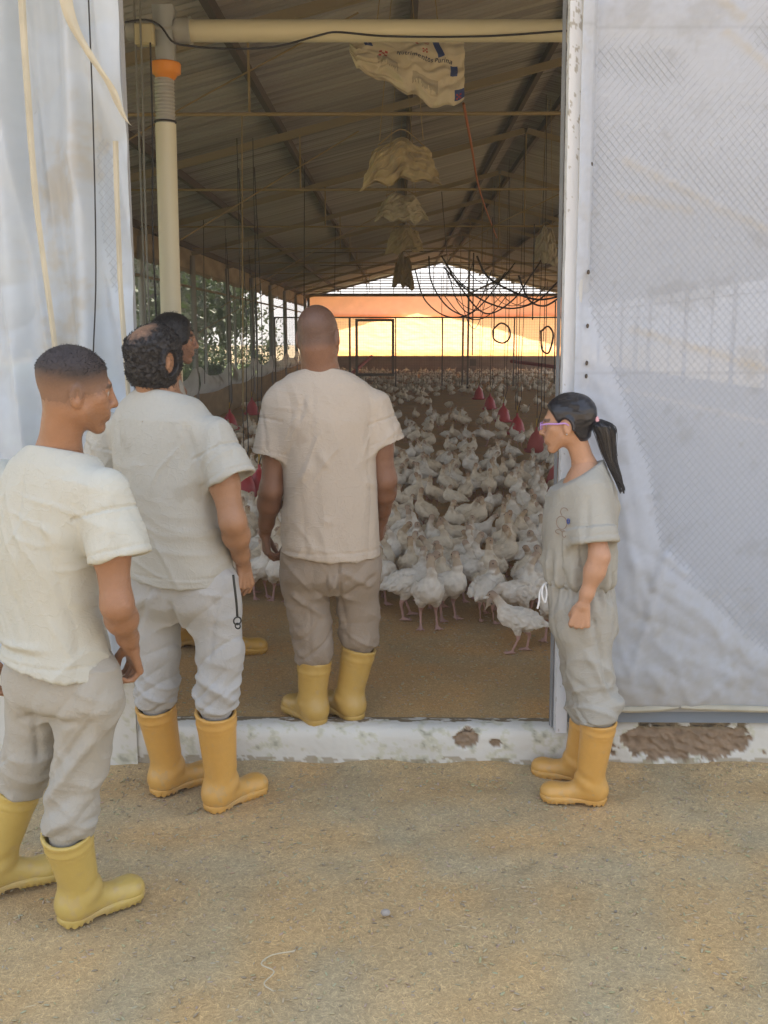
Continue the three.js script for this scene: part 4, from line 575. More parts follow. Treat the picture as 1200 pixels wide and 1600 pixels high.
{
  const r = rng(41), hair = man2.P.children.find(c => c.name.startsWith('hair')), q = hair.geometry.attributes.position, nn = hair.geometry.attributes.normal, cl = hair.geometry.attributes.color, curls = [];
  for (let i = 0; i < 4200 && curls.length < 1700; i++) { const k = r() * q.count | 0; if (cl.getX(k) > .06) continue; const o = [q.getX(k), q.getY(k), q.getZ(k)], n = [nn.getX(k), nn.getY(k), nn.getZ(k)]; if (!(n[0] || n[1] || n[2])) continue; const t = vnorm(vcross(n, [r() - .5, r() - .5, r() - .5])), b = vcross(n, t), R = .002 + .0022 * r(), p0 = r() * 6.28, turns = 1 + r() * 1.1, pts = []; for (let j = 0; j <= 6; j++) { const a = p0 + j / 6 * turns * 6.28; pts.push(vadd(vadd(vadd(o, t, Math.cos(a) * R + j * .0009), b, Math.sin(a) * R), n, -.002 + j * .0012)); } curls.push(tube(pts, .0009, 8, 3)); }
  mesh('curls', tint(merge(curls), () => [.012, .010, .010]), vcol(.5), man2.P);
}
// third man, behind the second
const man3 = makePerson('p3', 'man with short dark hair inside the doorway, almost hidden behind the balding man', {
  skin: [.38, .19, .11], shirt: [.48, .45, .38], trousers: [.50, .48, .44], boot: [.58, .33, .06], seed: 7.7, shave: 1,
  hands: { R: { palm: [0, 0, -1], thumb: [1, 0, 0], curl: curlRelax }, L: { palm: [0, 0, 1], thumb: [1, 0, 0], curl: curlRelax } },
});
hairCap(man3, (x, y, z) => mix(-.004, .012 + .006 * sst(.03, .1, y) + .0025 * pn(x * 50, y * 50, z * 90), sst(-.05, -.02, y - .42 * Math.max(0, z) + (z < -.03 ? .01 : 0)) * sst(.088, .07, z - .15 * (y - .08))), (x, y, z) => { const k = 1 + .5 * pn(x * 120, y * 120, z * 120); return [.014 * k, .012 * k, .012 * k]; });
shortHairs(man3, 900, .012, 6, 1);
// fourth man: shaven head, on the sill
const man4 = makePerson('p4', 'broad man with a shaved head seen from behind, standing on the white sill', {
  skin: [.21, .10, .055], shirt: [.46, .39, .31], trousers: [.29, .235, .178], boot: [.50, .32, .08], seed: 10.4, stubble: .62, armK: 1.08, cuff: .079, sleeve: .086, neck: .066, collar: .074, legW: 1.06,
  hands: { L: { palm: [.8, 0, -.3], thumb: [.3, 0, -1], curl: curlHalf, dir: [.10, -1, -.05] }, R: { palm: [-.9, 0, -.2], thumb: [0, 0, -1], curl: curlRelax } },
  folds: [[-.12, 1.44, -.16, 1.26, -.010, .012, 1], [-.14, 1.42, -.08, 1.30, .008, .014, 1], [.05, 1.32, .13, .98, -.008, .02, 1], [-.08, 1.16, -.2, 1.02, .012, .02, 1], [-.08, 1.2, -.02, 1.1, .010, .016, 1], [.14, 1.36, .17, 1.22, -.009, .012, 1], [.10, 1.08, .16, 1.02, .008, .014, 1], [-.08, .92, .0, .9, .006, .016, 1], [-.05, 1.40, .02, 1.12, .006, .03, 1]],
  tfolds: [[.02, .72, -.06, .56, .012, .014, 1], [-.12, .62, .0, .54, -.010, .012, 1], [.02, .70, .14, .62, .010, .013, 1], [.02, .58, .16, .68, -.010, .012, 1], [-.2, .60, -.05, .48, .012, .012, 1], [.0, .80, .005, .48, -.012, .008, 1]],
});
// the woman at the door post
const woman = makePerson('p5', 'young woman in khaki scrubs with a black ponytail and glasses beside the door post', {
  female: true, skin: [.46, .25, .145], shirt: [.36, .345, .295], trousers: [.355, .34, .295], boot: [.61, .335, .08], seed: 13.9, neck: .044, collar: .066, armK: .80, handScale: .9, cuff: .088, sleeve: .068, legW: 1.04, tuck: true, rolled: true, collarUp: -.028, slope: .62,
  hands: { L: { palm: [.25, 0, -1], thumb: [-1, .2, 0], curl: curlFist, dir: [-.14, -1, -.02] }, R: { palm: [0, 0, 1], thumb: [-1, 0, 0], curl: curlRelax } },
  folds: [[-.13, 1.26, -.15, 1.02, -.010, .012, 1], [-.02, 1.22, .06, 1.06, .006, .012, 1], [-.16, 1.12, -.12, .95, .008, .014, 1], [-.14, 1.04, -.06, 1.0, .010, .014, 1]],
  tfolds: [[-.10, .80, .0, .42, -.012, .014, 1], [-.12, .66, .05, .36, .012, .014, 1], [.0, .80, .01, .5, -.004, .006, 1], [.08, .60, -.02, .46, -.010, .014, 1], [.1, .5, .0, .42, .012, .014, 1]],
});
{
  const strand = (x, y, z) => .0012 * pn(x * 30 + y * 60, y * 30, z * 20);
  hairCap(woman, (x, y, z) => { const line = y - mix(0, .085, sst(.0, .075, z)) - (z > -.03 ? .035 * sst(.03, .0, Math.abs(z - .0)) * sst(.05, .0, y) : 0) + (z < -.02 ? .055 * sst(-.02, -.06, z) : 0); return mix(-.004, .010 + .005 * sst(.0, .08, y) + .004 * sst(-.05, -.09, z) + .0012 * pn(x * 20, y * 120, z * 40), sst(-.022, .004, line) * earOut(y + .004, z)); }, (x, y, z) => { const k = 1 + .5 * pn(x * 20, y * 90, z * 40); return [.011 * k, .0115 * k, .016 * k]; }, .0038, .34, strand);
  {
    const r = rng(8), st = [], hv = (x, y, z) => woman.hf(x, y, z) - .0125, T = vnorm([0, .016 - .02, -.115]), C = [0, .02, -.005];
    for (let i = 0; i < 260; i++) { const a = (r() - .5) * 3.6, e0 = vnorm([Math.sin(a) * .9, .75 + .35 * r() - .35 * Math.abs(a) / 1.8, Math.cos(a) * .62]), pts = []; const t0 = .08 + .2 * r();
      for (let k = 0; k <= 8; k++) { const d = vnorm(vlerp(e0, T, mix(t0, 1, k / 8))); let q = .06; for (let s = 0; s < 60; s++) { const v = hv(C[0] + d[0] * q, C[1] + d[1] * q, C[2] + d[2] * q); if (v > -.0004) break; q += Math.max(-v * .7, .0006); } pts.push([C[0] + d[0] * (q + .0022), C[1] + d[1] * (q + .0022), C[2] + d[2] * (q + .0022)]); }
      st.push(tube(pts, .0011, 14, 3)); }
    const g = merge(st); g.applyMatrix4(woman.basis); mesh('hair_strands', tint(g, () => [.012, .011, .013]), vcol(.38), woman.P);
  }
  const W = p => V3(p).applyMatrix4(woman.basis).toArray(), tie = [0, .016, -.122], r = rng(77), tails = [];
  const bulk = [tie, [0, -.02, -.148], [0, -.085, -.158], [.002, -.165, -.172], [.004, -.275, -.212]].map(W);
  const cur = new THREE.CatmullRomCurve3(bulk.map(V3)); const Y = new THREE.Vector3(0, 1, 0);
  tails.push(sheet(26, 60, (u, v) => { const p = cur.getPoint(v), a = u * 2 * Math.PI, w = v < .2 ? mix(.013, .036, v / .2) : mix(.036, .003, Math.pow((v - .2) / .8, 1.25)), q = w * (1 + .12 * Math.sin(a * 9 + v * 3) + .1 * pn(a * 2, v * 6, 3)); return [p.x + Math.cos(a) * q * 1.05, p.y, p.z + Math.sin(a) * q * .8]; }));
  for (let i = 0; i < 190; i++) { const a = r() * 6.28, rr = .75 + .35 * r() + (r() < .1 ? .25 : 0), end = .6 + .5 * r(), pts = []; for (let k = 0; k <= 6; k++) { const v = k / 6 * end, p = cur.getPoint(Math.min(v, 1)), w = (v < .2 ? mix(.012, .036, v / .2) : mix(.036, .010, (v - .2) / .8)) * rr; pts.push([p.x + Math.cos(a) * w + .004 * (r() - .5), p.y - Math.max(0, v - 1) * .2, p.z + Math.sin(a) * w * .8]); } tails.push(tube(pts, .0010, 14, 4)); }
  mesh('ponytail', tint(merge(tails), () => [.011, .010, .012]), vcol(.36), woman.P);
  const sc = nets((x, y, z) => { const q = Math.hypot(Math.hypot(x, y) - .0135, z) - .0078; return q + .002 * Math.sin(Math.atan2(y, x) * 9); }, [-.03, -.03, -.015], [.03, .03, .015], .003); sc.rotateX(.5); sc.translate(tie[0], tie[1] - .003, tie[2] - .002); sc.applyMatrix4(woman.basis); mesh('hair_tie', sc, std(0xdba7ad, .8), woman.P);
  // glasses
  const gl = new THREE.Group(); gl.name = 'glasses'; woman.P.add(gl); const gm = std(0xb58ac8, .35), tubeW = (pts, rr, m = gm, nm = 'frame') => { const g = tube(pts, rr, 30, 6); g.applyMatrix4(woman.basis); return mesh(nm, g, m, gl); };
  for (const s of [-1, 1]) { const ring = []; for (let k = 0; k <= 24; k++) { const a = k / 24 * 6.283; ring.push([s * (.033 + .025 * Math.sign(Math.cos(a)) * Math.pow(Math.abs(Math.cos(a)), .7)), .004 + .015 * Math.sign(Math.sin(a)) * Math.pow(Math.abs(Math.sin(a)), .7), .104 - .10 * Math.abs(.033 + .025 * Math.cos(a)) * .35]); } tubeW(ring, .0021); tubeW([[s * .058, .010, .098], [s * .072, .014, .07], [s * .0795, .012, .03], [s * .0815, .012, -.005], [s * .080, .0, -.022]], .0036, gm, 'temple_arm');
    const lens = new THREE.CircleGeometry(.0235, 24); lens.scale(1, .62, 1); lens.translate(s * .033, .004, .1025); lens.applyMatrix4(woman.basis); mesh('lens', lens, new THREE.MeshPhysicalMaterial({ color: 0xffffff, transmission: 1, thickness: 0, roughness: .02, side: THREE.DoubleSide }), gl); }
  tubeW([[-.009, .008, .1045], [0, .0105, .107], [.009, .008, .1045]], .002, gm, 'bridge');
  const er = new THREE.SphereGeometry(.004, 8, 6); er.translate(.083, -.033, -.008); er.applyMatrix4(woman.basis); mesh('earring', er, std(0xb9b5ac, .25, { metalness: .9 }), woman.P);
  // white drawstring at the waist
  const ox = .714 - .128 - .809, oz = -3.66 + 3.712; mesh('drawstring', merge([tube([[ox - .02, .872, oz], [ox - .035, .865, oz + .012], [ox - .04, .83, oz + .02], [ox - .028, .80, oz + .02], [ox - .022, .84, oz + .016], [ox - .028, .87, oz + .006]], .0042, 30), tube([[ox - .03, .87, oz + .005], [ox - .045, .84, oz + .005], [ox - .05, .80, oz + .012], [ox - .055, .775, oz + .012]], .0042, 20)]), std(0xe4e4e2, .8), woman.P);
}
{
  const at = (x, y) => { let z = .35; for (let i = 0; i < 80; i++) { const d = woman.shirtF(x, y, z); if (d < .0005) break; z -= Math.max(d * .6, .0006); } return [x, y, z + .007]; };
  const ring = (cx, cy, rx, ry, a0, a1) => { const q = []; for (let i = 0; i <= 14; i++) { const a = mix(a0, a1, i / 14); q.push(at(cx + Math.cos(a) * rx, cy + Math.sin(a) * ry)); } return tube(q, .0013, 30, 5); };
  mesh('embroidery', merge([ring(-.214, 1.125, .016, .024, 0, 6.28), ring(-.206, 1.165, .012, .016, .5, 4), ring(-.222, 1.09, .010, .008, 0, 5), ring(-.205, 1.085, .006, .012, 1, 6)]), std(0x8a7464, .9), woman.P); mesh('embroidery', merge([ring(-.194, 1.135, .004, .010, 0, 6.28), ring(-.194, 1.135, .002, .006, 0, 6.28)]), std(0x3d4f8c, .9), woman.P);
}
// key ring and cord at the second man's hip
solo('key_cord', merge([tube([[-.590, .95, -3.455], [-.584, .90, -3.447], [-.579, .85, -3.443], [-.577, .80, -3.443]], .0045, 20), new THREE.TorusGeometry(.014, .003, 6, 16).rotateY(.5).translate(-.577, .783, -3.441), new THREE.TorusGeometry(.010, .0028, 6, 16).rotateY(-.3).translate(-.576, .764, -3.440)]), std(0x2e302c, .4, { metalness: .5 }), 'dark cord with a metal key ring hanging at the heavy man\'s hip', 'key cord');
// ---------------------------------------------------------------- young white turkeys
// one body per pose: forward is +z, feet on y = 0
function poultField(o) {
  const by = o.sit ? .085 : .205, pitch = o.sit ? .10 : (o.pitch ?? .32), c = Math.cos(pitch), s = Math.sin(pitch);
  const T = (x, y, z) => [x, by + y * c + z * s, -y * s + z * c];          // body frame to bird frame
  const nk = o.neck.map(p => T(0, ...p)), hd = nk.at(-1), ht = o.turn || 0, hf = [Math.sin(ht), -.12 + (o.nod || 0), Math.cos(ht)];
  const beak0 = vadd(hd, hf, .020), beak1 = vadd(vadd(hd, hf, .046), [0, -.007, 0]);
  const legs = o.sit ? [] : [-1, 1].map(k => { const st = (o.stride || 0) * k; return { hip: T(.036 * k, -.045, -.012 + st * .3), hock: [.040 * k, .098, -.028 + st * .7], foot: [.043 * k, .012, -.004 + st] }; });
  const F = (x, y, z) => {
    const dy = y - by, Y = dy * c - z * s, Z = dy * s + z * c, X = Math.abs(x);
    let d = ell(x, Y, Z, 0, 0, 0, .066, .066, .112);
    d = smin(d, ell(x, Y, Z, 0, -.004, .058, .056, .058, .062), .03);                       // breast
    d = smin(d, rc(x, Y, Z, [0, .006, -.06], [0, .004, -.165], .046, .010), .03);            // rump and tail
    const wg = ell(X, Y, Z, .061, .008, -.022, .014, .044, .098), tip = rc(X, Y, Z, [.058, .0, -.06], [.040, .004, -.150], .022, .006);
    d = smin(d, smin(wg, tip, .02), .007);
    let n = 9; for (let i = 0; i < nk.length - 1; i++) { const r0 = mix(.036, .017, Math.pow(i / (nk.length - 1), .6)), r1 = mix(.036, .017, Math.pow((i + 1) / (nk.length - 1), .6)); n = smin(n, rc(x, y, z, nk[i], nk[i + 1], r0, r1), .012); }
    d = smin(d, n, .03);
    const hx = x - hd[0] - hf[0] * .008, hy = y - hd[1], hz = z - hd[2] - hf[2] * .008; d = smin(d, Math.hypot(hx, hy * 1.08, hz) - .0215, .010); d = smin(d, rc(x, y, z, vadd(hd, hf, .004), vadd(hd, hf, .018), .019, .013), .008);
    d = smin(d, rc(x, y, z, beak0, beak1, .0095, .0035), .006);
    for (const l of legs) { d = smin(d, rc(x, y, z, l.hip, l.hock, .034, .0095), .018); let q = rc(x, y, z, l.hock, l.foot, .0085, .0072); const k = Math.sign(l.foot[0]); for (const a of [-.5, 0, .5]) q = smin(q, rc(x, y, z, l.foot, [l.foot[0] + Math.sin(a + k * .15) * .045, .006, l.foot[2] + Math.cos(a + k * .15) * .045], .0078, .0048), .006); q = smin(q, rc(x, y, z, l.foot, [l.foot[0], .006, l.foot[2] - .022], .007, .0045), .005); d = smin(d, q, .008); }
    if (o.sit) d = Math.max(d, .002 - y);
    return d;
  };
  const eyes = [-1, 1].map(k => vadd(vadd(vadd(hd, hf, .014), [Math.cos(ht) * k, 0, -Math.sin(ht) * k], .0185), [0, .004, 0]));
  return { F, T, by, c, s, nk, hd, hf, legs, eyes, beak0 };
}
function poult(o, cell) {
  const B = poultField(o), g = nets(B.F, [-.115, -.008, -.22], [.115, o.sit ? .34 : .46, .25], cell, 1.4);
  displace(g, (x, y, z, nx, ny, nz) => { const dy = y - B.by, Y = dy * B.c - z * B.s, Z = dy * B.s + z * B.c; const hN = Math.hypot(x - B.hd[0], y - B.hd[1], z - B.hd[2]); const low = y < B.by - .075 ? 0 : 1;
    const w = Math.abs(x) > .04 ? 1 : .5, f = sst(.02, .07, hN) * low; return f * (.006 * pn(x * 34, y * 34, z * 26) + .004 * Math.sin(Z * 150 + 6 * pn(x * 20, Y * 30, Z * 8)) * w * sst(.07, .0, Z) + .006 * ridge(pn(x * 22, Y * 45, Z * 12)) * sst(.06, .0, Z) - .004 * ridge(pn(x * 30 + 5, Y * 38, Z * 20))); });
  const L = o.dirty || 0;
  tint(g, (x, y, z) => {
    const k = .93 + .12 * fbm(x * 30, y * 30, z * 30) + .05 * pn(x * 130, y * 130, z * 130); let c = [.82 * k, .77 * k, .67 * k];
    const to = (t, q) => { t = clamp(t, 0, 1); c = [mix(c[0], q[0], t), mix(c[1], q[1], t), mix(c[2], q[2], t)]; };
    const dist = Math.hypot(x - B.hd[0], y - B.hd[1], z - B.hd[2]); let nd = 9; for (let i = 1; i < B.nk.length - 1; i++) nd = Math.min(nd, rc(x, y, z, B.nk[i], B.nk[i + 1], .016, .016));
    to(sst(.020, .0, nd) * .62, [.46 * k, .36 * k, .25 * k]); to(sst(.042, .028, dist) * .9, [.40 * k, .285 * k, .20 * k]);
    to(sst(.15, .45, fbm(x * 14, y * 14, z * 14 + L) + .12 * L) * .45, [.40, .30, .18]);
    const bk = vdot(vsub([x, y, z], B.hd), B.hf); if (bk > .026 && dist < .07) to(.9, [.47, .37, .26]);
    if (!o.sit && y < B.by - .088) to(.95, [.50 * k, .285 * k, .235 * k]); else if (y < B.by - .055) to(.35, [.42, .33, .21]);
    return c;
  });
  const parts = [g]; for (const e of B.eyes) parts.push(tint(new THREE.SphereGeometry(.0042, 6, 5).translate(...e), () => [.015, .012, .01]));
  return merge(parts);
}
const poses = [
  { neck: [[.015, .075], [.075, .098], [.135, .085], [.165, .075]], turn: .2 },                         // alert
  { neck: [[.015, .075], [.075, .105], [.120, .105], [.150, .105]], turn: -.5, dirty: 1 },
  { neck: [[.010, .08], [.060, .12], [.090, .155], [.105, .175]], pitch: .18, stride: .035, nod: -.1 }, // walking
  { neck: [[.015, .075], [.070, .092], [.120, .070], [.150, .055]], turn: 1.2, dirty: .5 },
  { neck: [[.0, .08], [.03, .125], [.0, .165], [-.05, .185]], pitch: .12, nod: -.7, stride: -.02, dirty: 1 }, // pecking
  { sit: true, neck: [[.010, .07], [.06, .09], [.10, .085], [.125, .08]], turn: -.7 },
  { sit: true, neck: [[.0, .07], [.03, .10], [.045, .11], [.06, .115]], turn: 2.2, dirty: 1 },          // resting, head drawn in
  { neck: [[.015, .07], [.060, .090], [.085, .075], [.105, .07]], turn: -1.6, pitch: .25 },             // neck drawn in
];
const birdMats = [[1, 1, 1], [.97, .92, .83], [.93, .86, .75], [1.04, 1.03, 1.02]].map(c => { const m = vcol(.95, {}); m.color.setRGB(...c.map(v => Math.min(v, 1))); return m; }), birdMat = birdMats[1];
const fine = poses.map((o, i) => i < 5 ? poult(o, .0078) : null), rough = poses.map(o => poult(o, .0128)), small = poses.map(o => poult(o, .0135));
{
  const r = rng(2024), spots = [];
  // the birds in front of the flock, each where the photograph has it: [x, z, heading, pose, size, label]
  const lead = [
    [.634, -4.99, -1.85, 2, .93, 'white turkey alone in front of the flock, walking left beside the woman\'s trousers'],
    [.176, -5.38, .12, 0, 1.08, 'white turkey facing out at the very front of the flock, neck upright, legs apart'],
    [.06, -5.62, 1.25, 2, 1.1, 'white turkey in profile facing right, behind the one facing out at the front'],
    [.30, -5.58, .5, 1, 1.1, 'white turkey turned half right, just right of the one facing out at the front'],
    [.52, -5.52, 2.6, 7, 1.05, 'white turkey showing its tail, in a gap at the front of the flock'],
    [.68, -5.45, -1.0, 4, 1.0, 'white turkey bending its head down behind the lone walking one'],
    [.84, -5.15, -.4, 1, 1.08, 'white turkey half hidden behind the woman at the flock\'s right end'],
    [-.10, -5.86, .5, 4, 1.05, 'white turkey with lowered head at the flock\'s edge beside the broad man\'s trousers'],
    [.80, -5.60, -.8, 3, 1.05, 'white turkey with a turned head above the lone walking one, near the woman'],
    [-.86, -6.05, .6, 0, 1.0, 'white turkey standing in the gap between the heavy man and the broad man, leftmost'],
    [-.74, -6.0, -.2, 1, 1.0, 'white turkey standing in the gap between the two men, middle one of the front'],
    [-.62, -6.1, .3, 3, 1.0, 'white turkey standing in the gap close to the broad man\'s hand'],
  ];
  const taken = [];
  const add = (x, z, a, p, s, label) => { spots.push([x, z, a, p, s, label]); taken.push([x, z]); };
  for (const l of lead) add(...l);
  const clear = (x, z, g) => { for (let i = taken.length - 1; i >= 0; i--) { const q = taken[i]; if (Math.abs(q[0] - x) < g && Math.abs(q[1] - z) < g && Math.hypot(q[0] - x, q[1] - z) < g) return false; } return true; };
  const edge = x => x < -.4 ? -5.95 : x < .1 ? -5.95 : mix(-5.85, -5.65, sst(.1, .7, x));
  const scatter = (z0, z1, n, gap, fn) => { for (let i = 0; i < n; i++) { const z = mix(z0, z1, r()), d = -z, x = mix(Math.max(XL + .5, -d * .38), Math.min(XR - .3, d * .185 + .4), r()); if (z > edge(x) || r() > fn(x, z)) continue; const g = gap(z) * (.85 + .35 * r()); if (!clear(x, z, g)) continue; const p = r() < (z > -7.5 ? .08 : z > -16 ? .34 : .2) ? 5 + (r() * 2 | 0) : [0, 0, 1, 1, 2, 3, 3, 4, 7, 7][r() * 10 | 0]; add(x, z, r() < .45 ? (r() - .5) * 1.8 + .1 : r() * 6.28, p, mix(.76, .88, sst(-9, -6.2, z)) + r() * .16, null); } };
  const blot = (x, z, f = 1) => pn(x * .75 * f + 3, 5, z * .5 * f);
  scatter(-5.4, -8.5, 5000, () => .185, (x, z) => blot(x, z, 1.7) > .26 ? .12 : 1);
  scatter(-8.5, -13.2, 6000, () => .205, (x, z) => blot(x, z) > .10 ? .06 : sst(-14.5, -11, z) * .8 + .2);
  scatter(-13.2, -29.3, 1500, () => .26, (x, z) => { const b = blot(x, z, .8); return (b > .10 ? .75 : b > -.05 ? .18 : .04) * mix(.7, 1, sst(-24, -14, z)); });
  scatter(-26.5, -29.3, 260, () => .3, (x, z) => blot(x, z, 1.6) > 0 ? .7 : .1);
  scatter(-30.1, -41.4, 3600, () => .33, (x, z) => .9);
  const shown = s => { const d = -s[1], px = s[0] / d; const hid = (px > -.41 && px < -.155) || (px > -.125 && px < -.015 && d < 14) || px > .178; return (hid ? 40 : 0) + d; };
  const first = spots.slice(0, lead.length), others = spots.slice(lead.length).sort((a, b) => shown(a) - shown(b));
  const one = [...first, ...others.slice(0, 296 - lead.length)], rest = others.slice(296 - lead.length);
  const protos = {};
  one.forEach(([x, z, a, p, s, label], i) => {
    const lod = -z < 6.8 && fine[p] ? fine : rough, key = p + (lod === fine ? 'f' : 'r');
    let o; if (!protos[key]) { o = new THREE.Mesh(lod[p], birdMat); o.castShadow = o.receiveShadow = true; protos[key] = o; } else o = protos[key].clone(); o.material = birdMats[label ? [0, 3][i % 2] : (i * 7 + (i >> 2)) % 4];
    o.name = numbered('turkey'); o.position.set(x, FL + .004 + .012 * pn(x * 2, 5, z * 2) + .012 * pn(x * .5, 5, z * .5) - .012 * sst(-4.3, -4.07, z), z); o.rotation.y = a; o.scale.set(s, s * (.96 + .08 * ((i * 37 % 10) / 10)), s);
    const px = x / -z, d = -z, head = ((a % 6.283) + 6.283) % 6.283, face = head < .79 || head > 5.5 ? 'facing the doorway' : head < 2.36 ? 'facing right' : head < 3.93 ? 'facing away' : 'facing left';
    const where = d < 6.4 ? 'front row' : d < 7.6 ? 'crowd\'s front third' : d < 9.2 ? 'crowd\'s middle' : d < 11.5 ? 'crowd\'s rear' : 'scatter behind the crowd';
    const by = px < -.05 ? 'left of the broad man' : px < .04 ? 'by the broad man' : px < .08 ? 'left of the middle' : px < .125 ? 'right of the middle' : 'near the woman';
    const how = p === 5 ? 'sitting' : p === 6 ? 'resting' : p === 2 ? 'walking' : p === 4 ? 'bowing' : p === 7 ? 'hunched' : p === 3 ? 'sideways' : 'upright';
    o.userData = { label: label || `${how} white turkey ${face}, ${where}, ${by}`, category: 'turkey', group: label ? 'turkeys at the front edge of the flock' : `turkeys ${how} ${where} ${by}` };
    scene.add(o);
  });
  // the birds too far or too hidden to pick out singly
  const far = new THREE.Group(); far.name = 'turkey_flock'; far.userData = { kind: 'stuff', label: 'rest of the white turkey flock deep inside the shed' }; scene.add(far);
  const by = poses.map(() => []); for (const s of rest) by[s[3]].push(s);
  const m = new THREE.Matrix4(), q = new THREE.Quaternion(), up = new THREE.Vector3(0, 1, 0);
  by.forEach((l, p) => { if (!l.length) return; const im = new THREE.InstancedMesh(small[p], birdMat, l.length); im.name = numbered('flock_birds'); im.castShadow = im.receiveShadow = true; l.forEach(([x, z, a, , s], i) => im.setMatrixAt(i, m.compose(new THREE.Vector3(x, FL + .004 + .012 * pn(x * 2, 5, z * 2) + .012 * pn(x * .5, 5, z * .5), z), q.setFromAxisAngle(up, a), new THREE.Vector3(s, s, s)))); im.userData.kind = 'stuff'; far.add(im); });
  console.log('turkeys', one.length, rest.length, fine[0].index.count / 3, rough[0].index.count / 3, small[0].index.count / 3);
}
const HOSES = [[[0.538,2.57,-12.0],[0.736,2.372,-12.0],[1.041,2.172,-12.0],[1.345,2.098,-12.0],[1.645,2.187,-12.0],[1.88,2.408,-12.0]],[[0.766,2.551,-10.0],[0.863,2.368,-10.0],[1.117,2.215,-10.0],[1.371,2.134,-10.0],[1.621,2.171,-10.0]],[[0.24,2.745,-15.0],[0.403,2.284,-15.0],[0.737,2.052,-15.0],[1.068,2.098,-15.0],[1.393,2.422,-15.0],[1.576,2.698,-15.0]],[[0.549,2.777,-13.0],[0.798,2.379,-13.0],[1.131,2.058,-13.0],[1.455,2.219,-13.0],[1.692,2.538,-13.0],[1.848,2.775,-13.0]],[[1.294,2.425,-11.0],[1.425,2.154,-11.0],[1.579,2.1,-11.0],[1.749,2.188,-11.0]],[[1.123,1.852,-12.0],[1.14,1.74,-12.0],[1.248,1.695,-12.0],[1.323,1.755,-12.0],[1.312,1.874,-12.0],[1.22,1.927,-12.0],[1.123,1.852,-12.0]],[[1.551,1.841,-11.0],[1.578,1.621,-11.0],[1.635,1.593,-11.0],[1.674,1.69,-11.0],[1.684,1.813,-11.0],[1.627,1.882,-11.0],[1.552,1.827,-11.0]],[[0.416,2.852,-14.0],[0.454,2.51,-14.0],[0.686,2.165,-14.0],[1.042,1.991,-14.0]]];
const CORDS = [[[-1.058,2.998,-4.35],[-1.078,2.391,-4.35],[-1.081,1.805,-4.35]],[[-1.023,2.998,-4.35],[-1.04,2.391,-4.35],[-1.042,1.805,-4.35]],[[-1.352,3.656,-9.0],[-1.404,1.126,-9.0]],[[-2.351,4.105,-17.0],[-2.435,1.393,-17.0]],[[-2.852,3.476,-15.0],[-2.91,1.06,-15.0]],[[1.322,3.207,-18.0],[1.327,1.427,-18.0]],[[0.848,2.937,-20.0],[0.881,0.943,-20.0]],[[1.392,2.09,-9.0],[1.403,1.358,-9.0]],[[-1.169,3.805,-19.0],[-1.192,2.531,-19.0]],[[2.044,2.509,-14.0],[2.05,0.755,-14.0]],[[1.68,2.441,-14.4],[1.702,0.725,-14.4]],[[-1.178,3.947,-13.0],[-1.215,1.978,-13.0]],[[-1.847,3.074,-7.0],[-1.463,3.413,-7.4],[-0.283,3.999,-7.4]],[[-1.814,2.57,-8.5],[-1.195,3.145,-9.5],[-0.425,3.905,-11.0]],[[-2.636,2.192,-15.0],[-1.627,3.028,-17.0],[0.213,4.387,-20.0]],[[-2.398,2.033,-17.0],[-1.289,2.939,-20.0]],[[-3.18,1.82,-16.0],[-1.792,3.062,-20.0]],[[0.362,3.07,-5.88],[0.481,3.076,-7.0],[0.787,3.152,-10.0],[1.339,3.089,-14.0]],[[-1.787,3.367,-20.0],[1.468,3.399,-20.0]],[[-1.693,3.255,-22.0],[3.27,3.29,-22.0]],[[0.286,3.247,-26.0],[4.198,3.276,-26.0]],[[-2.316,3.103,-30.0],[4.668,3.098,-30.0]],[[0.458,3.288,-11.0],[0.778,2.807,-16.0]],[[0.915,2.913,-10.0],[1.329,1.817,-14.0]],[[1.431,3.015,-9.0],[1.112,3.091,-13.0],[0.824,3.077,-17.0]],[[1.188,2.747,-9.0],[1.193,1.923,-9.0]]];
const SACK = {"a":[0.035,2.98,-4.85],"b":[0.018,2.95,-7.1],"c":[0.026,2.98,-9.8],"d":[0.073,2.929,-12.5],"e":[0.075,2.759,-16.0],"f":[1.575,2.725,-11.0],"g":[1.437,2.586,-15.5]};

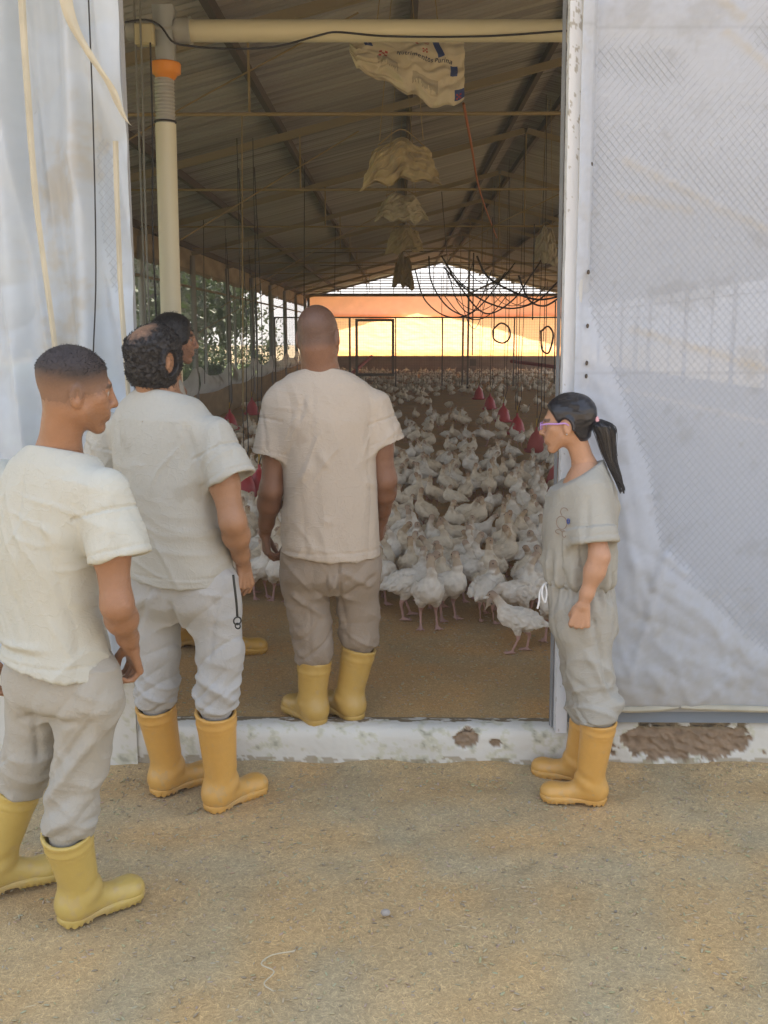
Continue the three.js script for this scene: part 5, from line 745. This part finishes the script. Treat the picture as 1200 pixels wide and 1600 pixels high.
// ---------------------------------------------------------------- pipes at the doorway
{
  const rig = thing('water_pipe', 'cream plastic pipe running across the top of the doorway and down its left side', 'pipe', [0, 0, 0]);
  const stain = (a, b, c) => (x, y, z) => { const k = .93 + .14 * fbm(x * 6, y * 6, z * 6), s = sst(.22, .4, fbm(x * 11, y * 7, z * 11 + 3)) * .25; return [a * k * (1 - s), b * k * (1 - s * 1.1), c * k * (1 - s * 1.3)]; };
  mesh('crossbar', tint(rod([-1.046, 3.294, -5.3], [1.3, 3.286, -5.3], .0525, 32), stain(.62, .575, .40)), M.pvc, rig);
  mesh('coupling', tint(merge([rod([-1.046, 3.294, -5.3], [-1.115, 3.296, -5.3], .059, 24), rod([-1.040, 3.294, -5.3], [-1.050, 3.294, -5.3], .067, 24), rod([-1.11, 3.296, -5.3], [-1.36, 3.30, -5.3], .048, 20)]), stain(.36, .36, .33)), M.pvc, rig);
  mesh('riser_box', tint(new THREE.CylinderGeometry(.072, .058, .27, 4, 6).rotateY(Math.PI / 4).translate(-1.172, 3.27, -5.3), stain(.36, .38, .38)), M.pvc, rig);
  mesh('yellow_collar', new THREE.LatheGeometry([[.036, .0], [.048, .005], [.058, .024], [.075, .031], [.077, .072], [.073, .079], [.054, .084], [.036, .084]].map(p => new THREE.Vector2(...p)), 30).translate(-1.176, 3.064, -5.3), M.orangeCap, rig);
  const rib = []; for (let i = 0; i <= 72; i++) rib.push(new THREE.Vector2(.0475 + .0034 * Math.sin(i / 72 * 13 * 6.283), i / 72 * .225)); mesh('ribbed_sleeve', tint(new THREE.LatheGeometry(rib, 28).translate(-1.185, 2.842, -5.3), stain(.38, .37, .33)), M.pvc, rig);
  mesh('clamp', new THREE.TorusGeometry(.0525, .005, 6, 24).rotateX(Math.PI / 2).translate(-1.187, 2.862, -5.3), M.cord, rig);
  mesh('downpipe', tint(rod([-1.186, 2.852, -5.3], [-1.215, .16, -5.32], .0525, 32), stain(.66, .62, .45)), M.pvc, rig);
  const jb = thing('junction_box', 'small square cream electrical box mounted left of the cream pipe\'s corner', 'junction box', [-1.258, 3.258, -5.235]);
  mesh('box', new RoundedBoxGeometry(.094, .102, .048, 3, .007), M.cream, jb); mesh('lid', new RoundedBoxGeometry(.08, .088, .01, 2, .004).translate(0, 0, .027), M.cream, jb);
  solo('electric_cable', tube([[-1.346, 3.306, -5.2], [-1.24, 3.315, -5.19], [-1.174, 3.291, -5.2], [-1.113, 3.217, -5.21], [-1.023, 3.201, -5.22], [-.835, 3.191, -5.23], [-.612, 3.202, -5.235], [-.391, 3.255, -5.24], [-.327, 3.269, -5.243], [-.074, 3.250, -5.243], [.431, 3.248, -5.243], [.824, 3.271, -5.243], [1.0, 3.28, -5.243]], .005, 110), M.cord, 'black cable drooping along the cream pipe above the doorway', 'cable');
  const downs = [[[-1.262, 3.9, -5.19], [-1.27, 3.0, -5.19], [-1.283, 2.4, -5.2], [-1.29, .3, -5.2]], [[-1.222, 3.21, -5.19], [-1.228, 2.8, -5.19], [-1.25, 2.3, -5.2], [-1.246, 1.7, -5.2]], [[-1.30, 3.9, -5.22], [-1.305, 2.6, -5.22], [-1.31, 1.5, -5.22]]];
  downs.forEach((p, i) => solo('wall_cord', tube(p, i === 1 ? .0045 : .0055, 30), i === 1 ? M.cord : std(0x77776f, .9), ['grey cord hanging beside the curtain, left of the cream downpipe', 'black wire leaving the cream junction box downwards', 'grey cord hanging farthest left inside the doorway'][i], 'cord'));
}
// ---------------------------------------------------------------- feed sacks hung in a row under the ridge
function sackTex(seed) {
  const c = document.createElement('canvas'); c.width = 1024; c.height = 640; const x = c.getContext('2d'); const r = rng(seed);
  x.fillStyle = '#ddd6c2'; x.fillRect(0, 0, 1024, 640);
  x.fillStyle = '#27448a'; x.save(); x.translate(70, 0); x.rotate(-.30); x.fillRect(0, -40, 74, 270); x.fillStyle = '#b9bccb'; for (let i = 0; i < 8; i++) x.fillRect(30, 20 + i * 24, 14, 13); x.restore();
  x.fillStyle = '#27448a'; x.save(); x.translate(700, -20); x.rotate(-.35); x.fillRect(0, 0, 62, 250); x.restore(); x.fillRect(905, 280, 60, 110); x.fillRect(930, 520, 94, 90);
  x.fillStyle = '#b3483f'; x.font = 'bold italic 130px serif'; x.fillText('CR', 430, 100); x.font = 'bold 60px serif'; x.fillText('®', 650, 110);
  const chk = (a, b, s) => { for (let i = 0; i < 3; i++) for (let j = 0; j < 3; j++) if ((i + j) % 2 === 0) { x.fillStyle = '#b33a3a'; x.fillRect(a + i * s, b + j * s, s, s); } }; chk(262, 260, 26); chk(945, 550, 16); chk(640, 150, 14);
  x.fillStyle = '#2b3658'; x.font = 'bold 60px sans-serif'; x.save(); x.translate(420, 250); x.rotate(.03); x.fillText('Nutrimentos Purina', 0, 0, 500); x.restore();
  x.fillStyle = '#56565c'; x.font = '14px sans-serif'; for (let k = 0; k < 2; k++) for (let i = 0; i < 26; i++) { x.save(); x.translate(k ? 560 + i * 9 : 250 + i * 7, k ? 420 : 330 + i); x.fillRect(0, 0, 3, 60 + r() * 70); x.restore(); }
  const t = new THREE.CanvasTexture(c); t.colorSpace = THREE.SRGBColorSpace; return t;
}
function sack(label, at, w, h, o) {                   // a woven sack slung over a line: two cloth sides, bulging, creased, open along its lower edge
  const P = thing('feed_sack', label, 'sack', at, 'feed sacks hung under the ridge'), pr = o.outline;
  const side = k => { const g = sheet(52, 36, (u, v) => {
    const top = pr(u, 1), bot = pr(u, 0), y = mix(bot, top, v), bell = Math.pow(Math.sin(Math.min(u, 1) * Math.PI), .5) * Math.pow(Math.sin((.08 + v * .92) * Math.PI), .5), s = o.seed;
    const z = k * (.004 + bell * (o.puff || .06)) + .014 * pn(u * 5 + s, v * 5, k) * (.3 + bell) + .03 * pn(u * 7 + s, v * 3, k + 5) * (.4 + bell) + .020 * crisp(pn(u * 3 + v * 2.5 + s, v * 3 - u * 2, k + 3)) - .022 * crisp(pn(u * 4 - v * 3, v * 2.5 + s, k)) + .012 * crisp(pn(u * 9 + s, v * 2 + u * 4, k + 8)); 
    return [(u - .5) * w * (o.map ? 1 : mix(1.06, .74, v)) + (o.skew || 0) * (v - .5) + .012 * pn(v * 5, s, u * 4), y + .012 * pn(u * 8, s, 2) * (1 - v), z]; });
    if (!o.map) tint(g, (x, y, z) => { const q = .86 + .35 * fbm(x * 9 + o.seed, y * 9, z * 5), d = sst(.05, .35, fbm(x * 5 + o.seed * 3, y * 5, 2)) * .45; return [mix(o.color[0], .20, d) * q, mix(o.color[1], .145, d) * q, mix(o.color[2], .07, d) * q]; });
    return g; };
  const mat = o.map ? new THREE.MeshPhysicalMaterial({ map: o.map, color: lin(.78, .74, .66), roughness: .75, side: THREE.DoubleSide, transmission: .12, thickness: 0 }) : new THREE.MeshPhysicalMaterial({ color: 0xffffff, vertexColors: true, roughness: .9, side: THREE.DoubleSide, transmission: .25, thickness: 0 });
  mesh('front_cloth', side(1), mat, P); mesh('back_cloth', side(-1), mat, P);
  const hang = tube([[-w * .3, pr(.2, 1), 0], [0, pr(.5, 1) + .05, 0], [w * .3, pr(.8, 1), 0]], .004, 16); mesh('sling', hang, M.rope, P);
  for (const x of [-w * .28, w * .28]) mesh('sling', rod([x, pr(.5, 1) - .02, 0], [x * .2, Math.min(1.5, 4.6 - at[1]), 0], .003, 5), M.rope, P);
  return P;
}
{
  const lumpy = (h, s) => (u, t) => t ? .05 * h * Math.sin(u * 13 + s) + h * (.5 - .30 * Math.pow(Math.abs(u - .5) * 2, 2.2)) + .02 * pn(u * 4, s, 1) : -h * (.42 + .07 * Math.sin(u * 6 + s) + .05 * Math.sin(u * 17 + s * 2)) + .035 * pn(u * 7, s, 5);
  const w = .64; 
  const a = sack('large white printed feed sack hanging just below the cream crossbar', [.046, 3.245, -5.9], w, .40, { map: sackTex(3), seed: 2, puff: .055, outline: (u, t) => t ? .20 - .02 * u : (u < .06 ? mix(.10, .02, u / .06) : mix(.02, -.185, clamp((u - .06) / .72, 0, 1)) + .012 * Math.sin(u * 24)) + (u > .9 ? .04 * (u - .9) / .1 : 0) });
  sack('yellowish tan sack hanging second in the row behind the printed one', SACK.b, .53, .31, { seed: 5, color: [.50, .41, .22], puff: .10, outline: lumpy(.31, 1) });
  sack('pale sack with a dark print hanging third in the row', SACK.c, .50, .28, { seed: 8, color: [.50, .45, .32], puff: .09, outline: lumpy(.26, 4) });
  sack('crumpled beige sack hanging fourth in the row', SACK.d, .46, .36, { seed: 11, color: [.44, .37, .22], puff: .10, outline: lumpy(.34, 7) });
  sack('narrow dark tan sack hanging last in the row against the bright gable', SACK.e, .34, .52, { seed: 14, color: [.30, .23, .12], puff: .09, outline: lumpy(.55, 9) });
  sack('pale sack hanging high at the right beside the door post', SACK.f, .26, .42, { seed: 17, color: [.46, .41, .29], puff: .08, outline: lumpy(.40, 3) });
  sack('small brown sack slung aslant among the black hoses', SACK.g, .52, .24, { seed: 20, color: [.30, .23, .13], puff: .07, skew: .3, outline: (u, t) => (t ? .09 : -.10) + .22 * (u - .5) + .03 * pn(u * 5, t, 3) });
}
// ---------------------------------------------------------------- hoses and cords inside
HOSES.forEach((p, i) => solo('water_hose', tube(p, .011, 60), M.hose, ['black hose in a wide loop, lowest across the gable at the right', 'black hose looping near the door post at the right', 'black hose loop hanging deepest below the gable apex', 'black hose crossing the other loops below the right purlins', 'black hose in a short loop beside the door post', 'small black hose coil hanging before the orange curtain, left one', 'oval black hose coil hanging before the orange curtain, nearest the post', 'black hose hanging slack left of the loops under the gable'][i], 'hose', 'hoses under the roof'));
{
  const r = rng(19); for (let i = 0; i < 9; i++) { const z = -11 - r() * 8, s = -z / 12, x0 = (.25 + r() * 1.0) * s, w = (.25 + .6 * r()) * s, y0 = 1.8 + (.42 + .42 * r()) * s, dip = (.15 + .35 * r()) * s; solo('water_hose', tube([[x0, y0, z], [x0 + w * .25, y0 - dip * .75, z], [x0 + w * .5, y0 - dip, z + .1], [x0 + w * .75, y0 - dip * .7, z], [x0 + w, y0 + .1 * s * (r() - .3), z]], .006, 40, 5), M.hose, 'thin dark tube sagging in a loop in the tangle below the gable', 'hose', 'thin tubes in the tangle below the gable'); }
}
{
  const say = ['grey cord', 'dark cord', 'pale cord hanging from the roof to the litter, left of the broad man', 'thin cord hanging beside the left wall', 'thin cord hanging in front of the left wall mesh', 'dark cord hanging before the gable\'s right half', 'dark cord hanging right of the gate', 'dark cord hanging close beside the door post', 'dark pipe drop hanging left of the gable end', 'cord hanging over a red drinker near the post', 'cord hanging over a red drinker right of the gable', 'cord hanging above the broad man\'s head', 'tan rope rising steeply across the near roof at the left', 'tan rope slanting from the downpipe up to the roof', 'tan rope slanting along the middle of the roof', 'tan rope slanting low behind the broad man', 'tan rope slanting low along the left wall', 'orange brown rope running from the printed sack down into the shed', 'wire crossing the shed level, uppermost before the gable', 'wire crossing the shed level, second before the gable', 'wire crossing the gable level, third', 'wire crossing level at the orange curtain\'s top', 'thin cord hanging left of the hose loops', 'cord hanging among the hose loops', 'brown rope slanting down along the right roof', 'thin cord hanging near the door post'];
  CORDS.forEach((p, i) => { if (i < 2) return; const tan = (i >= 12 && i < 17) || i === 2 || i === 24, g = tube(p, i === 17 ? .009 : i >= 18 && i < 22 ? .007 : tan ? .0062 : .0055 + (i === 5 ? .006 : 0), 24, 5); solo(tan || i === 17 ? 'rope' : 'cord', g, i === 17 ? M.orangeRope : tan ? M.rope : M.hose, say[i], tan || i === 17 ? 'rope' : 'cord'); });
}
// ---------------------------------------------------------------- red bell drinkers
{
  const pr = [[.0, .330], [.012, .330], [.016, .318], [.015, .292], [.024, .276], [.034, .262], [.052, .245], [.078, .205], [.100, .150], [.116, .085], [.124, .040], [.140, .026], [.150, .026], [.152, .040], [.158, .040], [.158, .018], [.146, .0], [.110, .002], [.09, .03], [.02, .06], [.0, .06]].map(p => new THREE.Vector2(...p));
  const bell = new THREE.LatheGeometry(pr, 36); const red = new THREE.MeshPhysicalMaterial({ color: lin(.42, .035, .04), roughness: .42, side: THREE.DoubleSide }); const redDusty = new THREE.MeshPhysicalMaterial({ color: lin(.36, .07, .06), roughness: .7, side: THREE.DoubleSide });
  const yl = std(0xb9932c, .6);
  const spots = [[1.80, -12.9, 'second nearest of the right row, under the woman\'s gaze', 1], [1.98, -11.7, 'nearest of the right row, beside the woman\'s face', 1], [1.82, -15.2, 'third of the right row', 0], [1.84, -17.4, 'fourth of the right row', 0], [1.87, -20.3, 'fifth of the right row', 0], [1.9, -23.5, 'farthest of the right row', 0], [-2.70, -15.9, 'nearer of the two left of the broad man', 0], [-2.78, -18.9, 'farther of the two left of the broad man', 0], [-1.44, -9.2, 'partly hidden between the two men, left one', 0], [-1.32, -9.35, 'partly hidden between the two men, right one', 0], [1.62, -10.0, 'low behind the woman\'s chin', 1]];
  spots.forEach(([x, z, where, dusty], i) => {
    const y = i === 10 ? FL + .08 : FL + .13, P = thing('bell_drinker', `red bell drinker on a cord, ${where}`, 'drinker', [x, y, z], 'red bell drinkers'); P.scale.setScalar(i === 8 || i === 9 ? .9 : 1);
    mesh('bell', bell, dusty ? redDusty : red, P); mesh('spring', new THREE.CylinderGeometry(.008, .008, .11, 8).translate(0, .385, 0), yl, P); mesh('cord', rod([0, .43, 0], [.01, roofY(x) - y - .02, 0], .0045, 5), M.hose, P);
    mesh('water_tube', tube([[0, .32, .01], [.05, .5, .02], [.04, 1.0, 0], [.06, 1.7, 0], [.02, roofY(x) - y - .3, 0]], .005, 16, 5), M.hose, P);
  });
  // long feeder pipes beyond the partition
  for (const [a, b, l] of [[[3.6, .95, -32], [6.6, .62, -27.5], 'red feeder pipe slanting down at the right beyond the partition'], [[-1.5, .55, -31], [-.9, 1.05, -34], 'red feeder pipe rising behind the gate']]) solo('feeder_pipe', rod(a, b, .055, 10), redDusty, l, 'feeder pipe');
}
// ---------------------------------------------------------------- trees and bushes outside the left wall
{
  const leafMat = c => new THREE.MeshPhysicalMaterial({ color: 0xffffff, vertexColors: true, roughness: .8, transmission: .35, thickness: 0, side: THREE.DoubleSide });
  const lm = leafMat(), bark = std(0x4a3f33, .95);
  function crown(r, n, rad, hy, cen, leaf, col) {
    const P = [], C = [], I = []; const clumps = []; for (let i = 0; i < 26; i++) { const a = r() * 6.28, q = Math.sqrt(r()), e = r(); clumps.push([cen[0] + Math.cos(a) * q * rad, cen[1] + (e - .5) * hy, cen[2] + Math.sin(a) * q * rad, rad * (.22 + .2 * r())]); }
    for (let i = 0; i < n; i++) { const k = clumps[r() * clumps.length | 0], u = r() * 2 - 1, a = r() * 6.28, q = Math.cbrt(r()), w = Math.sqrt(1 - u * u), p = [k[0] + Math.cos(a) * w * k[3] * q, k[1] + u * k[3] * q * .8, k[2] + Math.sin(a) * w * k[3] * q];
      const d = vnorm([r() - .5, r() - .7, r() - .5]), e = vnorm(vcross(d, [r() - .5, r() - .5, r() - .5])), l = leaf * (.7 + .6 * r()), b = P.length / 3, kk = .7 + .6 * r(); for (const [s, t] of [[0, 0], [.28, .5], [0, 1], [-.28, .5]]) { P.push(p[0] + d[0] * l * t + e[0] * l * s, p[1] + d[1] * l * t + e[1] * l * s, p[2] + d[2] * l * t + e[2] * l * s); C.push(col[0] * kk, col[1] * kk, col[2] * kk); } I.push(b, b + 1, b + 2, b, b + 2, b + 3); }
    const g = new THREE.BufferGeometry(); g.setAttribute('position', new THREE.Float32BufferAttribute(P, 3)); g.setAttribute('color', new THREE.Float32BufferAttribute(C, 3)); g.setIndex(I); g.computeVertexNormals(); return g;
  }
  const T = [[-7.5, -17, 7, 2.4], [-9.2, -21, 8, 2.8], [-7.8, -26, 7, 2.4], [-10.5, -29, 9, 3.2], [-8.4, -34, 8, 2.8], [-11, -38, 9, 3.2], [-8.5, -43, 8, 2.8], [-13, -24, 10, 3.4], [-14, -34, 10, 3.6], [-12, -46, 10, 3.4], [-9, -51, 8, 3], [-16, -18, 9, 3.4], [-14.5, -54, 10, 3.6]];
  T.forEach(([x, z, h, rad], i) => { const r = rng(100 + i), P = thing('tree', `dark green leafy tree ${['nearest the downpipe', 'behind the hidden man\'s face', 'third along the wall', 'set back, fourth along the wall', 'fifth along the wall', 'set back, sixth along the wall', 'seventh along the wall', 'in the second row, near', 'in the second row, middle', 'in the second row, far', 'far behind the shed\'s end', 'in the second row, nearest', 'farthest of all'][i]}, outside the left wall mesh`, 'tree', [x, 0, z], 'trees outside the left wall');
    const br = [rod([0, 0, 0], [.1, h * .6, 0], .15, 8, .08)]; for (let k = 0; k < 5; k++) { const a = r() * 6.28; br.push(rod([.08, h * (.3 + .07 * k), 0], [Math.cos(a) * rad * .7, h * (.5 + .08 * k), Math.sin(a) * rad * .7], .05, 6, .02)); }
    mesh('trunk', merge(br), bark, P); mesh('crown', crown(r, 5500, rad * 1.15, h * .62, [0, h * .56, 0], .26, [.055, .085, .028]), lm, P); });
  const Bs = [[-5.6, -20, 1.1, 1], [-6.1, -23.5, 1.0, 1], [-5.5, -27, .9, 0], [-6.5, -31, 1.4, 0], [-6.2, -16.2, 1.2, 0], [-7, -37, 1.6, 0], [-6, -42, 1.5, 0]];
  Bs.forEach(([x, z, h, bright], i) => { const r = rng(300 + i), P = thing('bush', bright ? ['bright green bush in sunlight outside the left wall, right of the hidden man\'s face', 'bright green low bush outside the left wall, farther one'][i] : `dark green bush outside the left wall mesh, ${['', '', 'in the middle', 'behind the middle one', 'nearest the downpipe', 'second farthest', 'farthest'][i]}`, 'bush', [x, 0, z], 'bushes outside the left wall'); mesh('stem', merge([0, 1, 2].map(k => rod([0, 0, 0], [Math.cos(k * 2.1) * .3, h * .6, Math.sin(k * 2.1) * .3], .025, 6, .01))), bark, P); mesh('crown', crown(r, 1500, h * .75, h * .8, [0, h * .55, 0], .13, bright ? [.20, .34, .05] : [.07, .11, .03]), lm, P); });
}
// ---------------------------------------------------------------- small things on the ground
{
  const r = rng(9), stone = new THREE.IcosahedronGeometry(1, 1); const pebbles = [];
  displace(stone, (x, y, z) => .18 * pn(x * 1.3, y * 1.3, z * 1.3));
  solo('pebble', stone.clone().scale(.016, .011, .014).translate(-.036, .008, -2.85), std(0x9a9288, .9), 'pale grey pebble lying alone in the middle of the bare ground', 'pebble');
  solo('string', tube([[-.34, .012, -2.46], [-.37, .013, -2.49], [-.35, .010, -2.55], [-.39, .012, -2.58], [-.37, .011, -2.62], [-.30, .014, -2.64]].map(p => [p[0], p[1], p[2]]), .0022, 40, 5), std(0xb9ad92, .9), 'short pale string lying curled on the ground at the bottom', 'string');
  const husk = new THREE.SphereGeometry(1, 5, 4); husk.scale(.0035, .0018, .009);
  const im = new THREE.InstancedMesh(husk, std(0xffffff, .95), 9000), m = new THREE.Matrix4(), q = new THREE.Quaternion(), e = new THREE.Euler(), c = new THREE.Color(); im.name = 'husk_litter'; im.userData = { kind: 'stuff', label: 'loose husks and chips scattered over the ground' };
  for (let i = 0; i < 9000; i++) { const inside = i > 7000; const x = inside ? -1.2 + r() * 2.2 : -1.9 + r() * 3.7, z = inside ? -4.12 - r() * 1.6 : -3.93 + Math.pow(r(), 1.2) * 2.0, s = .45 + r() * .8; e.set((r() - .5) * .8, r() * 6.28, (r() - .5) * .8);
    const y = inside ? FL + .012 * pn(x * 2, 5, z * 2) + .012 * pn(x * .5, 5, z * .5) - .012 * sst(-4.3, -4.07, z) + .001 : .012 * pn(x * 1.3, 3, z * 1.3) + .006 * pn(x * 6, 1, z * 6) - .004 + .03 * sst(-3.83, -3.96, z) * (.5 + pn(x * 3, 7, 2));
    im.setMatrixAt(i, m.compose(new THREE.Vector3(x, y, z), q.setFromEuler(e), new THREE.Vector3(s, s, s))); const k = r(); k > .96 ? c.setRGB(.36, .31, .22) : k < .06 ? c.setRGB(.25, .20, .13) : c.setRGB(.34 + .08 * r(), .28 + .07 * r(), .17 + .05 * r()); im.setColorAt(i, c); }
  im.castShadow = im.receiveShadow = true; scene.add(im);
  const grit = new THREE.InstancedMesh(stone, std(0xffffff, .95), 150); grit.name = 'grit'; grit.userData = { kind: 'stuff', label: 'small stones scattered over the ground' };
  for (let i = 0; i < 150; i++) { const x = -1.9 + r() * 3.7, z = -3.9 + r() * 2.0, s = .002 + .006 * Math.pow(r(), 4); e.set(r() * 6, r() * 6, r() * 6); grit.setMatrixAt(i, m.compose(new THREE.Vector3(x, .012 * pn(x * 1.3, 3, z * 1.3) + .006 * pn(x * 6, 1, z * 6) - .003, z), q.setFromEuler(e), new THREE.Vector3(s, s * .7, s))); const k = .20 + .16 * r(); grit.setColorAt(i, c.setRGB(k, k * .88, k * .7)); } grit.castShadow = true; scene.add(grit);
}

{ let n = 0; scene.traverse(o => { if (o.isMesh && !o.isInstancedMesh) n += o.geometry.index ? o.geometry.index.count / 3 : o.geometry.attributes.position.count / 3; }); console.log('triangles', n); }

{ // bits of straw on the bare ground
  const r = rng(61), n = 160, im = new THREE.InstancedMesh(new THREE.CylinderGeometry(.0011, .0009, 1, 5).rotateX(Math.PI / 2), std(0xffffff, .95), n), m = new THREE.Matrix4(), e = new THREE.Euler(), q = new THREE.Quaternion(), c = new THREE.Color(); im.name = 'straw'; im.userData = { kind: 'stuff', label: 'short bits of straw on the bare ground' };
  for (let i = 0; i < n; i++) { const x = -1.8 + r() * 3.5, z = -3.9 + r() * 1.6; e.set((r() - .5) * .2, r() * 6.28, 0); im.setMatrixAt(i, m.compose(new THREE.Vector3(x, .006 + .012 * pn(x * 1.3, 3, z * 1.3) + .03 * sst(-3.83, -3.96, z) * (.5 + pn(x * 3, 7, 2)), z), q.setFromEuler(e), new THREE.Vector3(1, 1, .015 + .04 * r() * r()))); const k = .8 + .4 * r(); im.setColorAt(i, c.setRGB(.42 * k, .35 * k, .22 * k)); }
  im.castShadow = true; scene.add(im);
}
renderer.render(scene, camera);
